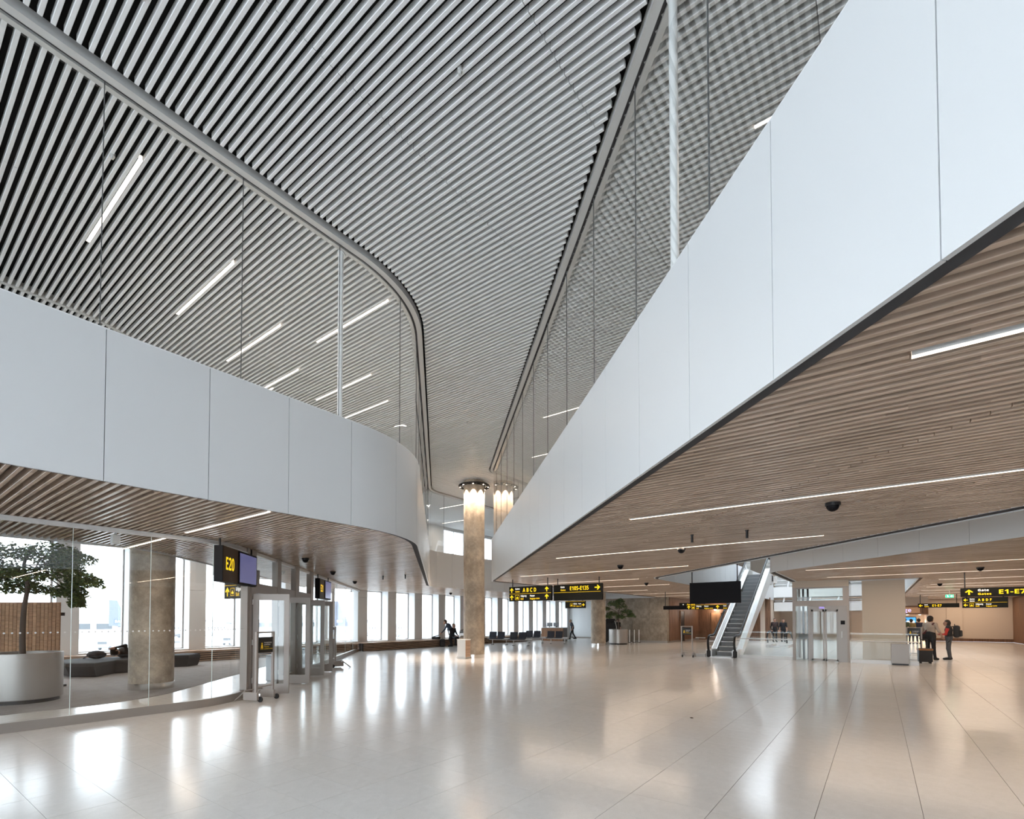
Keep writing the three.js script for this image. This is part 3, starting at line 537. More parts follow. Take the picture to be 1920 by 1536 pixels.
hangingSign('long exit sign with up arrows below the blank board', -6.87, -25.6, 0, 1.96, 2.16, 2.4, [-0.8, -0.1], HB + 0.1, [{ w: 1.94, h: 0.235, x: 0, y: 2.28, mat: face(exitU) }]);
hangingSign('long blank dark sign bar before the concrete wall', -8.95, -27.6, 0, 1.62, 2.21, 2.42, [-0.7, 0.7], HB, []);
const shopB = canvas(400, 90, (g) => { txt(g, '+', 60, 45, 70, WHT); txt(g, 'Service', 150, 45, 52, YEL); });
hangingSign('small dark sign above the blank sign bar', -11.0, -36.6, 0, 1.5, 2.62, 2.86, [0.5], HB, [{ w: 1.48, h: 0.23, x: 0, y: 2.74, mat: face(shopB) }]);
const e1 = canvas(900, 190, (g) => { arrow(g, 100, 95, 110, 0); txt(g, 'Gate', 205, 52, 64, WHT, 0.95); txt(g, 'Gates', 205, 134, 64, YEL, 0.95); txt(g, 'E1-E7', 450, 94, 130, YEL, 0.98); });
const abdf = canvas(900, 280, (g) => { g.fillStyle = YEL; g.fillRect(0, 138, 890, 4); arrow(g, 60, 70, 84, -Math.PI / 2); txt(g, 'Gates', 140, 44, 44, WHT); txt(g, 'Gates', 140, 98, 44, WHT); txt(g, 'ABDF', 310, 70, 92, YEL, 0.9, 26); arrow(g, 60, 210, 84, -Math.PI / 2); bagIcon(g, 180, 210, 80); txt(g, 'Udgang', 260, 184, 50, WHT, 0.85); txt(g, 'Exit', 260, 238, 50, YEL, 0.85); txt(g, 'Bagage', 470, 184, 40, WHT, 0.8); txt(g, 'Baggage claim', 470, 238, 40, YEL, 0.8); });
hangingSign('large Gate E1-E7 sign with an up arrow at the right edge', 3.1, -22, 0, 1.78, 2.41, 2.7, [-0.78, 0.7], HB, [{ w: 1.76, h: 0.28, x: 0, y: 2.555, mat: face(e1) }]);
{ const o = thing('hanging_sign', 'lower sign with ABDF and Exit lines under the E1-E7 sign', 'sign', [2.79, 0, -22]); part(o, 'board', rb(1.08, 0.345, 0.08, 0, 2.22, 0, 0.006), M.blackGloss); part(o, 'sign_face', quadFace(1.06, 0.335, 0, 2.22, 0.042), face(abdf)); part(o, 'bracket', lim(-0.45, -0.42, 2.39, 2.409, -0.02, 0.02), M.darkMetal); part(o, 'bracket', lim(0.42, 0.45, 2.39, 2.409, -0.02, 0.02), M.darkMetal); }
const e1s = canvas(900, 120, (g) => { arrow(g, 60, 60, 84, -Math.PI / 2); txt(g, 'Gate', 140, 34, 42, WHT); txt(g, 'Gates', 140, 86, 42, YEL); txt(g, 'E1-E7', 310, 60, 92, YEL, 0.92); });
hangingSign('distant Gate E1-E7 sign with a left arrow over the couple', 3.05, -40.8, 0, 1.97, 2.4, 2.665, [-0.87, 0.87], HB, [{ w: 1.95, h: 0.26, x: 0, y: 2.53, mat: face(e1s) }]);
{
  const t = canvas(256, 128, (g) => { g.fillStyle = '#e8fff4'; g.beginPath(); g.arc(70, 34, 12, 0, 7); g.fill(); g.lineWidth = 13; g.strokeStyle = '#e8fff4'; g.beginPath(); g.moveTo(66, 50); g.lineTo(78, 80); g.lineTo(54, 104); g.moveTo(78, 80); g.lineTo(104, 100); g.moveTo(46, 62); g.lineTo(94, 66); g.stroke(); arrow(g, 185, 64, 84, Math.PI / 2, '#e8fff4'); }, '#1d9c6c');
  const o = thing('exit_sign', 'small lit green and white emergency exit sign', 'sign', [3.08, 0, -35]); part(o, 'lightbox', rb(0.34, 0.17, 0.04, 0, 2.9, 0, 0.006), M.white); part(o, 'sign_face', quadFace(0.33, 0.16, 0, 2.9, 0.022), face(t, 0.3)); part(o, 'hanger_rod', cyl(0.01, 0.01, 0.24, 0, 2.98, 0, 8), M.steel);
}
for (const [x, z, no, lab] of [[-10.6, -4.78, 'E20', 'black gate sign E20 with a blue screen'], [-16.0, -10.2, 'E21', 'smaller looking farther gate sign with a grey blue screen']]) {
  const t = canvas(256, 220, (g) => { txt(g, no, 40, 105, 112, YEL, 0.82); }, '#231a12');
  const o = hangingSign(lab, x, z, Math.PI * 0.75, 1.72, 2.39, 3.08, [-0.8, 0.8], HB, [{ w: 0.7, h: 0.68, x: -0.5, y: 2.735, mat: face(t) }], 0.16);
  part(o, 'screen', bx(0.98, 0.66, 0.03, 0.35, 2.735, 0.088), M.blackGloss); part(o, 'display', quadFace(0.92, 0.6, 0.35, 2.735, 0.105), std({ color: lin(0.03, 0.03, 0.06), roughness: 0.18, emissive: lin(0.32, 0.33, 0.72), emissiveIntensity: 0.036 }));
}
{
  const t = canvas(700, 300, (g) => { g.fillStyle = YEL; g.fillRect(0, 148, 700, 4); arrow(g, 70, 75, 100, 0); txt(g, 'Gates', 150, 75, 60, WHT); arrow(g, 70, 225, 100, 0); bagIcon(g, 185, 225, 84); txt(g, 'Udgang', 260, 195, 54, WHT, 0.8); txt(g, 'Exit', 260, 255, 54, YEL, 0.8); txt(g, 'Bagage', 450, 195, 50, WHT, 0.75); txt(g, 'Baggage claim', 430, 255, 46, YEL, 0.72); });
  hangingSign('exit sign inside the lounge glass behind the E20 sign', -13.35, -6.15, 0.1, 1.45, 2.22, 2.92, [-0.55, 0.55], HB, [{ w: 1.43, h: 0.69, x: 0, y: 2.57, mat: face(t) }]);
}

// ---------------------------------------------------------------- wheeled sign stands
const standTex = canvas(256, 180, (g) => { g.fillStyle = YEL; g.beginPath(); g.arc(56, 74, 12, 0, 7); g.fill(); g.fillRect(40, 88, 32, 40); g.fillRect(36, 110, 10, 34); g.fillRect(64, 110, 10, 34); txt(g, 'Vis venligst hensyn', 96, 62, 20, WHT, 0.75); txt(g, 'og hold afstand', 96, 86, 20, WHT, 0.75); txt(g, 'Please keep', 96, 112, 20, YEL, 0.75); txt(g, 'your distance to others', 96, 136, 20, YEL, 0.7); });
function signStand(x, z, turn, label, h = 1.42) {
  const o = thing('sign_stand', label, 'sign stand', [x, 0, z], turn, 'wheeled sign stands');
  for (const s of [-0.23, 0.23]) { part(o, 'upright', rb(0.05, h - 0.06, 0.05, s, 0.06 + (h - 0.06) / 2, 0, 0.008), M.alu); part(o, 'foot', rb(0.06, 0.16, 0.34, s, 0.12, -0.12, 0.01), M.alu); part(o, 'wheel', new THREE.CylinderGeometry(0.055, 0.055, 0.03, 18).toNonIndexed().rotateZ(Math.PI / 2).translate(s + 0.05, 0.055, 0.06), M.rubber); part(o, 'stay', rod([s, 0.22, -0.26], [s, 0.01, -0.52], 0.012), M.alu); }
  part(o, 'top_bar', rod([-0.23, h - 0.015, 0], [0.23, h - 0.015, 0], 0.018), M.alu); part(o, 'low_bar', rod([-0.23, 0.3, 0], [0.23, 0.3, 0], 0.014), M.alu); part(o, 'rear_bar', rod([-0.23, 0.22, -0.27], [0.23, 0.22, -0.27], 0.014), M.alu); part(o, 'base_rod', rod([-0.23, 0.012, -0.52], [0.23, 0.012, -0.52], 0.012), M.alu);
  part(o, 'sign_plate', rb(0.4, 0.32, 0.02, 0, 1.15, 0.015, 0.004), M.blackGloss); part(o, 'sign_face', quadFace(0.39, 0.31, 0, 1.15, 0.027), std({ map: standTex, roughness: 0.4 }));
}
signStand(-10.18, -5.17, Math.PI * 0.62, 'wheeled sign stand in front of the nearest gate door');
signStand(-15.3, -10.2, -0.46, 'narrow wheeled sign stand edge on beyond the gate doors');
signStand(-6.78, -22.1, 0, 'wheeled sign stand left of the escalator', 1.37);
signStand(1.16, -25.7, -0.1, 'wheeled sign stand beside the couple with the luggage', 1.35);

// ---------------------------------------------------------------- slatted bench along the facade
for (const [z0, z1, lab] of [[-16.05, -31.5, 'long slatted timber bench under the far windows'], [ZN - 0.1, -15.75, 'long slatted timber bench inside the glazed lounge']]) {
  const o = thing('slatted_bench', lab, 'bench', [XW, 0, (z0 + z1) / 2]); const L = z0 - z1;
  for (let k = 0; k < 5; k++) part(o, 'slat', rb(0.045, 0.042, L, 0.71, 0.05 + 0.082 * k, 0, 0.006), M.benchWood);
  for (let k = 0; k < 7; k++) part(o, 'top_slat', rb(0.085, 0.03, L, 0.08 + 0.1 * k, 0.425, 0, 0.005), M.benchWood);
  for (let z = -L / 2 + 0.3; z < L / 2; z += 1.6) part(o, 'bracket', bx(0.62, 0.38, 0.05, 0.36, 0.2, z), M.darkMetal);
  part(o, 'back_board', bx(0.02, 0.4, L, 0.62, 0.2, 0), M.black);
}

// ---------------------------------------------------------------- far walls
{
  const o = structure('wall_concrete', 'rough grey concrete wall with formwork joints beyond the planter', 'wall');
  for (let i = 0; i < 2; i++) for (let j = 0; j < 2; j++) part(o, 'concrete_panel', lim(-14.45 + i * 1.275, -13.185 + i * 1.275, 0.14 + j * 1.62, 1.75 + j * 1.62, -34.4, -34.6), M.concreteDark);
  part(o, 'core', lim(-16.7, -11.95, 0, HB + 0.12, -34.61, -34.9), M.concreteDark); part(o, 'steel_skirting', lim(-14.45, -11.9, 0, 0.14, -34.37, -34.6), M.brushed);
  const w = structure('wall_timber', 'timber boarded wall leading away past the concrete wall', 'wall');
  for (let k = 0; k < 12; k++) part(w, 'board', lim(-12.1, -11.92, 0.12, HB + 0.1, -34.92 - k * 0.6, -35.51 - k * 0.6), M.woodWall); part(w, 'skirting', lim(-12.1, -11.9, 0, 0.12, -34.9, -42), M.brushed);
  const e = structure('wall_timber_end', 'timber wall at the end of the side passage', 'wall');
  for (let k = 0; k < 9; k++) part(e, 'board', lim(-11.9 + k * 0.59, -11.315 + k * 0.59, 0, HB + 0.1, -42, -42.2), M.woodWall);
  part(e, 'pale_column', lim(-7.25, -6.95, 0, HB + 0.1, -41.75, -42), M.warmWall);
  const d = structure('door_2', 'dark narrow doorway in the timber wall', 'door'); part(d, 'leaf', lim(-11.93, -11.88, 0.02, 2.25, -37.3, -38.1), M.darkMetal); part(d, 'frame', [lim(-11.93, -11.86, 0, 2.32, -37.22, -37.3), lim(-11.93, -11.86, 0, 2.32, -38.1, -38.18), lim(-11.93, -11.86, 2.25, 2.32, -37.3, -38.1)], M.woodWall);
  const d2 = structure('door_3', 'pale lit doorway at the end of the passage', 'door'); part(d2, 'leaf', lim(-10.9, -10.15, 0.02, 2.2, -41.93, -42), M.oak); part(d2, 'handle', rod([-10.25, 0.9, -41.9], [-10.25, 1.2, -41.9], 0.015), M.darkMetal);
  const lm = thing('wall_lamp', 'small bright round lamp above the pale doorway', 'lamp', [-10.5, 2.45, -41.6]); part(lm, 'globe', new THREE.SphereGeometry(0.09, 18, 12), glow(LAMP_COOL, 1.2)); part(lm, 'arm', rod([0, 0, 0], [0, 0.02, -0.4], 0.015), M.steel); const pl = new THREE.PointLight(lin(...LAMP_COOL), 0.6); pl.shadow.radius = 4; lm.add(pl);
  const q = structure('wall_hall_far', 'beige wall far behind the escalator hall', 'wall'); part(q, 'plaster', lim(-6.65, 1.2, 0, 2.3, -47.6, -47.8), M.warmWall);
  const hw = structure('wall_hall_west', 'pale panelled wall on the far side of the escalator hall', 'wall'); for (let k = 0; k < 5; k++) part(hw, 'panel', lim(-6.9, -6.7, 0, HB + 0.1, -42.2 - k * 1.1, -43.29 - k * 1.1), M.warmWall);
}
{
  const o = structure('louvre_wall', 'bright white horizontal louvres high behind the escalator', 'louvres');
  part(o, 'fascia', lim(-6.65, 1.2, 2.3, 3.0, -44.1, -44.4), M.pillar); part(o, 'back_sheet', lim(-6.65, 1.2, 3.0, HC + 0.4, -44.8, -44.9), M.plaster);
  for (let k = 0; k < 15; k++) part(o, 'louvre', prismX(-6.65, 1.2, [[-44.5, 3.05 + k * 0.32], [-44.2, 3.12 + k * 0.32], [-44.2, 3.16 + k * 0.32], [-44.5, 3.09 + k * 0.32]]), M.whiteGloss);
  for (const x of [-5.7, -3.9, -2.1, -0.3]) part(o, 'strut', rod([x - 0.3, 3.0, -44.12], [x + 0.9, 7.6, -44.12], 0.07), M.white);
}
// ---------------------------------------------------------------- escalator
const slope = Math.tan(Math.PI / 6), RUN = FLOOR2 / slope;
const rise = (d) => d < 1 ? 0 : Math.min((d - 1) * slope, FLOOR2);
{
  const o = thing('escalator', 'steep grey escalator rising behind the blank board', 'escalator', [-5.52, 0, -22.75]);
  const N = Math.floor(RUN / 0.363);
  for (let k = 0; k < N; k++) { const s = part(o, 'step', bx(0.8, 0.2, 0.37, 0, k * 0.21 + 0.1, -1.1 - k * 0.363), M.grey); part(s, 'tread_edge', bx(0.8, 0.012, 0.03, 0, k * 0.21 + 0.206, -0.93 - k * 0.363), M.steel); }
  part(o, 'comb_plate', bx(0.9, 0.03, 1.0, 0, 0.015, -0.4), M.steel);
  const side = (x0, x1, up, lo, mat, name, y0 = 0) => { const s = new THREE.Shape(), D = [0.15, 1, 1 + RUN, 2 + RUN]; D.forEach((d, i) => i ? s.lineTo(d, rise(d) + up) : s.moveTo(d, rise(d) + up)); D.reverse().forEach((d) => s.lineTo(d, Math.max(rise(d) + lo, y0))); const g = new THREE.ExtrudeGeometry(s, { depth: Math.abs(x1 - x0), bevelEnabled: false }); g.rotateY(Math.PI / 2).translate(Math.min(x0, x1), 0, 0); part(o, name, uvm(flat(g)), mat); };
  for (const sg of [-1, 1]) {
    side(sg * 0.42, sg * 0.46, 0.32, 0.02, M.steel, 'skirt'); side(sg * 0.46, sg * 0.66, 0.34, -0.55, M.whiteGloss, 'cladding', 0.0);
    side(sg * 0.54, sg * 0.545, 0.92, 0.34, M.glass, 'glass_panel');
    const h = [], D = []; for (let d = 0.25; d < 1.9 + RUN; d += 0.2) D.push(d);
    for (const d of D) h.push([sg * 0.545, (rise(d - 0.12) + rise(d) + rise(d + 0.12)) / 3 + 0.95, -d]);
    const pts = [[sg * 0.545, 0.22, -0.36], [sg * 0.545, 0.3, -0.12], [sg * 0.545, 0.6, 0.0], [sg * 0.545, 0.86, -0.08], ...h]; part(o, 'handrail', tube(pts, 0.05, 10, 160), M.rubber);
    part(o, 'newel_foot', rb(0.16, 0.3, 0.34, sg * 0.545, 0.15, -0.2, 0.05), M.rubber);
  }
  const l = structure('escalator_landing', 'upper landing slab of the escalator', 'landing'); part(l, 'slab', lim(-6.6, -4.86, FLOOR2 - 0.35, FLOOR2 - 0.02, -31.6, -33.4), M.plaster);
}
{
  const o = thing('escalator', 'second escalator whose black handrail curves beyond the glass balustrade', 'escalator', [-4.75, 0, -33.6]);
  for (const sg of [-1, 1]) { const p = []; for (let t = -1.2; t <= 1.6; t += 0.2) p.push([sg * 0.5, 0.95 - 0.62 * Math.max(0, t) * 0.6 - (t < -0.9 ? 0.1 : 0), -t]); part(o, 'handrail', tube([[sg * 0.5, 0.3, 1.15], [sg * 0.5, 0.62, 1.32], ...p], 0.045, 8, 60), M.rubber); part(o, 'glass_panel', lim(sg * 0.5, sg * 0.5 + 0.002, 0.1, 0.9, 1.1, -0.2), M.glass); part(o, 'skirt', lim(sg * 0.42, sg * 0.58, 0, 0.14, 1.2, -1.4), M.steel); }
  part(o, 'comb_plate', bx(0.84, 0.02, 2.4, 0, 0.01, 0), M.steel);
}
// ---------------------------------------------------------------- lift
{
  const Z = -23.1, o = thing('lift', 'glass and steel lift with sliding doors beside the escalator', 'lift', [-1.85, 0, Z]);
  const B = (x0, x1, y0, y1, z0 = 0, z1 = -0.08) => lim(x0, x1, y0, y1, z0, z1), W = 0.96;
  part(o, 'post', B(-W, -W + 0.1, 0, HB + 0.08, 0, -0.1), M.alu); part(o, 'post', B(W - 0.07, W, 0, HB + 0.08, 0, -0.1), M.alu); part(o, 'post', B(-0.42, -0.31, 0, 2.2), M.liftSteel);
  part(o, 'header_panel', B(-W, W, 2.96, HB + 0.08, 0.01, -0.1), M.beige);
  const wf = part(o, 'window_frame', [B(-W + 0.1, W - 0.07, 2.2, 2.42), B(-W + 0.1, W - 0.07, 2.9, 2.96), B(-W + 0.1, -W + 0.16, 2.42, 2.9), B(W - 0.2, W - 0.07, 2.42, 2.9)], M.alu);
  part(wf, 'pane', B(-W + 0.16, W - 0.2, 2.42, 2.9, -0.05, -0.052), M.glassLow);
  part(o, 'side_glass', B(-W + 0.1, -0.42, 0.02, 2.2, -0.05, -0.052), M.glassLow);
  part(o, 'door_header', B(-0.42, W - 0.07, 2.06, 2.2, 0.01, -0.08), M.liftSteel); part(o, 'floor_display', bx(0.17, 0.07, 0.02, 0.06, 2.13, 0.02), std({ color: lin(0.05, 0.04, 0.1), emissive: lin(0.45, 0.35, 0.85), emissiveIntensity: 0.12 }));
  for (const [a, b] of [[-0.31, 0.14], [0.16, 0.6]]) { const d = part(o, 'door', [B(a, a + 0.06, 0.02, 2.06, -0.02, -0.06), B(b - 0.06, b, 0.02, 2.06, -0.02, -0.06), B(a, b, 0.02, 0.1, -0.02, -0.06), B(a, b, 1.98, 2.06, -0.02, -0.06)], M.liftSteel); part(d, 'pane', B(a + 0.06, b - 0.06, 0.1, 1.98, -0.04, -0.042), M.glassLow); }
  part(o, 'control_panel', B(0.6, W - 0.07, 0, 2.06, 0.02, -0.08), M.liftSteel); part(o, 'call_plate', bx(0.14, 0.15, 0.01, 0.75, 1.545, 0.026), M.blackGloss); part(o, 'handle', [rod([0.72, 0.95, 0.05], [0.72, 1.2, 0.05], 0.014), bx(0.02, 0.02, 0.04, 0.72, 0.97, 0.03), bx(0.02, 0.02, 0.04, 0.72, 1.18, 0.03)], M.steel);
  for (const x of [-0.72, -0.55]) part(o, 'guide_rail', lim(x, x + 0.07, 0, HC, -1.0, -1.08), M.darkMetal);
  part(o, 'counterweight', lim(-0.85, -0.45, 0.85, 1.05, -0.8, -1.0), M.grey);
  part(o, 'shaft_glass', [lim(-W, -W + 0.002, 0, HC, -0.1, -1.9), lim(W - 0.002, W, 0, HC, -0.1, -1.9), lim(-W, W, 0, HC, -1.9, -1.902)], M.glassLow);
  for (const x of [-W, W - 0.08]) part(o, 'rear_post', lim(x, x + 0.08, 0, HC, -1.82, -1.9), M.alu);
}
// ---------------------------------------------------------------- glass balustrades
function balustrade(x0, x1, z, label) {
  const o = thing('glass_balustrade', label, 'balustrade', [(x0 + x1) / 2, 0, z]); const L = x1 - x0, n = Math.max(1, Math.round(L / 1.1));
  part(o, 'steel_plinth', bx(L, 0.14, 0.12, 0, 0.07, 0), M.brushed); for (let k = 0; k < n; k++) part(o, 'pane', lim(-L / 2 + L * k / n + 0.004, -L / 2 + L * (k + 1) / n - 0.004, 0.14, 1.15, 0, 0.002), M.glassLow);
  part(o, 'rail', rod([-L / 2, 0.84, 0.05], [L / 2, 0.84, 0.05], 0.022), M.steel); for (let k = 0; k <= n; k++) part(o, 'bracket', rod([-L / 2 + 0.03 + (L - 0.06) * k / n, 0.84, 0.004], [-L / 2 + 0.03 + (L - 0.06) * k / n, 0.84, 0.05], 0.012), M.steel);
}
balustrade(-4.8, -2.83, -23.1, 'glass balustrade between the escalator and the lift'); balustrade(-0.87, 1.17, -23.1, 'glass balustrade with steel base right of the lift'); balustrade(-6.62, -6.2, -22.9, 'short glass balustrade left of the escalator');
{
  const o = thing('steel_cabinet', 'plain brushed steel cabinet in front of the balustrade', 'cabinet', [0.63, 0, -22.9]); part(o, 'body', rb(0.52, 0.72, 0.16, 0, 0.42, 0, 0.006), M.liftSteel); part(o, 'foot', bx(0.48, 0.06, 0.12, 0, 0.03, 0), M.darkMetal);
  const w = structure('wall_panel', 'tall plain beige wall panel behind the lift balustrade', 'wall'); part(w, 'panel', lim(-0.5, 0.84, 0, HB + 0.09, -23.9, -24.3), M.beige);
}
// ---------------------------------------------------------------- shop
{
  const o = structure('shop_front', 'shop opening with a timber fascia and purple lettering', 'shop'); o.position.set(1.9, 0, -44.5);
  part(o, 'fascia', rb(2.2, 0.62, 0.2, -0.5, 2.3, 0, 0.02), M.woodWall); part(o, 'upper_wall', lim(-1.8, 0.9, 2.62, HB + 0.1, -0.1, -0.2), M.warmWall); part(o, 'end_post', cyl(0.18, 0.18, 0.6, 0.72, 2.0, 0.05, 20), M.woodWall);
  const t = canvas(512, 110, (g) => txt(g, 'lounge', 60, 55, 100, '#cfc6ff', 1.0), '#8d6a50'); part(o, 'lettering', quadFace(1.9, 0.4, -0.5, 2.3, 0.105), face(t, 0.1));
  part(o, 'inner_wall', lim(-1.8, 0.8, 0, 2.0, -2.2, -2.3), M.warmWall); part(o, 'side_wall', lim(0.8, 0.9, 0, 2.6, 0, -2.3), M.warmWall); part(o, 'shop_ceiling', lim(-1.8, 0.8, 2.0, 2.05, -0.1, -2.3), M.warmWall);
  for (const x of [-1.2, -0.2, 0.5]) part(o, 'downlight', cyl(0.06, 0.06, 0.03, x, 1.965, -1.0, 16), glow(LAMP_WARM, 1.2));
  for (const x of [-1.0, 0.3]) { const l = new THREE.SpotLight(lin(...LAMP_WARM), 3, 0, 1.2, 0.6); l.position.set(x, 1.95, -1.0); const tg = new THREE.Object3D(); tg.position.set(x, 0, -1.2); o.add(tg); l.target = tg; l.castShadow = true; o.add(l); }
  const sc = thing('menu_screen', 'wide blue lit screen inside the shop', 'screen', [1.4, 1.5, -46.55]); const tb = canvas(512, 200, (g) => { g.fillStyle = '#dff0ff'; g.fillRect(20, 90, 300, 80); g.fillRect(350, 80, 140, 90); g.fillStyle = '#9ccaf2'; g.fillRect(40, 30, 180, 30); }, '#3f8fd8');
  part(sc, 'casing', rb(1.7, 0.66, 0.06, 0, 0, 0, 0.01), M.blackGloss); part(sc, 'display', quadFace(1.64, 0.6, 0, 0, 0.032), face(tb, 0.13));
  const f = structure('wall_recess', 'beige recessed wall panel behind the couple', 'wall'); part(f, 'panel', lim(4.2, 5.1, 0.3, 2.55, ZS + 0.08, ZS + 0.02), M.warmWall);
}
// ---------------------------------------------------------------- small ceiling fittings
const domes = [[-0.46, -7.76, 'black camera dome above the middle light line at right'], [-3.41, -10.78, 'larger black camera dome with a clear bowl on the second light line'], [-5.9, -13.17, 'black camera dome left of the second light line'], [-7.88, -20.23, 'black camera dome before the concrete wall'], [2.47, -20.09, 'black camera dome above the big E1-E7 sign'], [2.18, -28.27, 'black camera dome left of the E1-E7 sign rod'], [-17.08, -12.31, 'black camera dome by the far corner of the lounge glass'], [-11.63, -6.91, 'black camera dome above the nearest gate door'], [-14.19, -9.39, 'black camera dome above the farther gate doors'], [-20.22, -21.22, 'black camera dome beside the concrete column top windows']];
for (const [x, z, l] of domes) { const o = thing('camera_dome', l, 'camera', [x, HB, z], 0, 'black camera domes on the low ceilings'); part(o, 'mount', cyl(0.09, 0.09, 0.04, 0, -0.04, 0, 24), M.darkMetal); part(o, 'dome', new THREE.SphereGeometry(0.075, 20, 10, 0, Math.PI * 2, Math.PI / 2, Math.PI / 2).translate(0, -0.04, 0), M.blackGloss); }
for (const [x, z, l] of [[-2.71, -9.19, 'left of two short black pendants between the light lines'], [-1.8, -9.26, 'right of two short black pendants between the light lines'], [-14.16, -11.39, 'left black pendant in the ceiling right of the gate doors'], [-13.19, -11.57, 'right black pendant in the ceiling right of the gate doors']]) { const o = thing('ceiling_pendant', l, 'pendant', [x, HB, z], 0, 'short black ceiling pendants'); part(o, 'tube', cyl(0.022, 0.022, 0.14, 0, -0.14, 0, 12), M.darkMetal); part(o, 'cap', cyl(0.03, 0.03, 0.015, 0, -0.015, 0, 12), M.darkMetal); }
for (const [x, z, l] of [[-5.6, -1.6, 'small white detector between the high battens at top left'], [-7.9, -1.95, 'small white detector beside the nearest short light line'], [-10.6, -5.0, 'small white detector above the left parapet'], [-10.0, -11.2, 'small white detector in the middle of the far high ceiling'], [-3.6, -3.9, 'small white detector near the right track at the top']]) { const o = thing('smoke_detector', l, 'detector', [x, HC, z], 0, 'white detectors on the high ceiling'); part(o, 'base', cyl(0.03, 0.03, 0.05, 0, -0.02, 0, 16), M.track); part(o, 'head', cyl(0.016, 0.022, 0.03, 0, -0.05, 0, 16), M.track); }
{ const o = thing('loudspeaker', 'small pale box speaker on the channel above the lounge glass', 'loudspeaker', [-10.75, HB - 0.14, -2.8]); part(o, 'box', rb(0.12, 0.16, 0.12, 0, 0, 0, 0.01), M.white); part(o, 'bracket', bx(0.03, 0.1, 0.03, 0, 0.1, 0), M.white); }

// ---------------------------------------------------------------- furniture
function planter(x, z, label) { const o = thing('round_planter', label, 'planter', [x, 0, z]); part(o, 'drum', lathe([[0.6, 0.08], [0.62, 0.1], [0.62, 0.99], [0.61, 1.0], [0.585, 1.0], [0.58, 0.99], [0.58, 0.85]], 64), M.brushed); part(o, 'recessed_base', cyl(0.57, 0.57, 0.09, 0, 0, 0, 48), M.darkMetal); part(o, 'soil', cyl(0.579, 0.579, 0.04, 0, 0.84, 0, 40), M.soil); }
planter(-14.05, -2.18, 'large brushed steel drum planter inside the lounge glass'); planter(-13.98, -30.84, 'brushed steel drum planter before the concrete wall');
{ // timber plank screen behind the lounge planter
  const o = thing('plank_screen', 'warm timber screen of upright planks behind the lounge planter', 'screen', [-16.53, 0, -2.69], Math.atan2(0.84, 1.14)); const v = [0, 1, 2].map((k) => std({ color: lin(0.86 - 0.09 * k, 0.60 - 0.08 * k, 0.40 - 0.06 * k), map: woodTex, roughness: 0.55 }));
  for (let k = -11; k < 8; k++) part(o, 'plank', rb(0.083, 2.03, 0.04, k * 0.095 - 0.0, 1.07, 0, 0.006), v[Math.floor(rnd() * 3)]);
  for (const y of [0.3, 1.8]) part(o, 'rail', bx(1.82, 0.08, 0.03, -0.14, y, -0.04), M.darkMetal); for (const x of [-0.9, 0.55]) part(o, 'foot', bx(0.06, 0.06, 0.5, x, 0.03, -0.1), M.darkMetal);
}
function facetSofa(label, pts, h) { // upholstered block: the seat overhangs a narrower base
  const cx = pts.reduce((a, p) => a + p[0], 0) / pts.length, cz = pts.reduce((a, p) => a + p[1], 0) / pts.length, o = thing('lounge_sofa', label, 'sofa', [cx, 0, cz]);
  const ring = (k, y) => pts.map(([x, z]) => [(x - cx) * k, y, (z - cz) * k]), R = [ring(0.84, 0.0), ring(0.9, 0.06), ring(1.0, h - 0.1), ring(0.985, h - 0.02), ring(0.95, h)], pos = [];
  for (let r = 0; r + 1 < R.length; r++) for (let i = 0; i < pts.length; i++) { const j = (i + 1) % pts.length; pos.push(...R[r][i], ...R[r + 1][i], ...R[r + 1][j], ...R[r][i], ...R[r + 1][j], ...R[r][j]); }
  const g = new THREE.BufferGeometry(); g.setAttribute('position', new THREE.Float32BufferAttribute(pos, 3)); g.computeVertexNormals(); g.setAttribute('uv', new THREE.Float32BufferAttribute(new Array(pos.length / 3 * 2).fill(0), 2));
  part(o, 'upholstery', g, M.charcoal); part(o, 'seat_top', slab(R[4].map((p) => [p[0], p[2]]), h - 0.01, h + 0.002), M.charcoal);
}
facetSofa('dark grey faceted island sofa in the lounge with a person lying on it', [[-20.3, -3.7], [-18.6, -3.75], [-17.95, -4.25], [-18.75, -4.95], [-18.7, -5.9], [-19.35, -6.3], [-20.4, -5.9], [-20.7, -4.6]], 0.42);
facetSofa('end of a dark grey faceted sofa right of the lounge column', [[-20.4, -6.6], [-19.8, -6.55], [-19.45, -7.2], [-19.9, -7.75], [-20.6, -7.6]], 0.42);
function beamSeat(x, z, label, turn) {
  const o = thing('beam_seat', label, 'seats', [x, 0, z], turn, 'beam seats by the far gate windows');
  part(o, 'beam', rb(1.5, 0.05, 0.07, 0, 0.34, 0, 0.008), M.steel);
  for (const s of [-0.5, 0.45]) { part(o, 'leg', rb(0.05, 0.32, 0.05, s, 0.17, 0, 0.006), M.steel); part(o, 'foot', rb(0.06, 0.03, 0.46, s, 0.016, 0, 0.008), M.darkMetal); }
  for (const s of [-0.55, 0.02]) { part(o, 'seat', rb(0.5, 0.05, 0.46, s, 0.41, 0.05, 0.02), M.navy); part(o, 'backrest', rb(0.5, 0.46, 0.05, 0, 0, 0, 0.02).rotateX(-0.28).translate(s, 0.63, -0.23), M.navy); }
  part(o, 'side_table', rb(0.4, 0.04, 0.42, 0.53, 0.42, 0.03, 0.008), M.white);
}
M.navy = std({ color: lin(0.035, 0.042, 0.06), roughness: 0.5 });
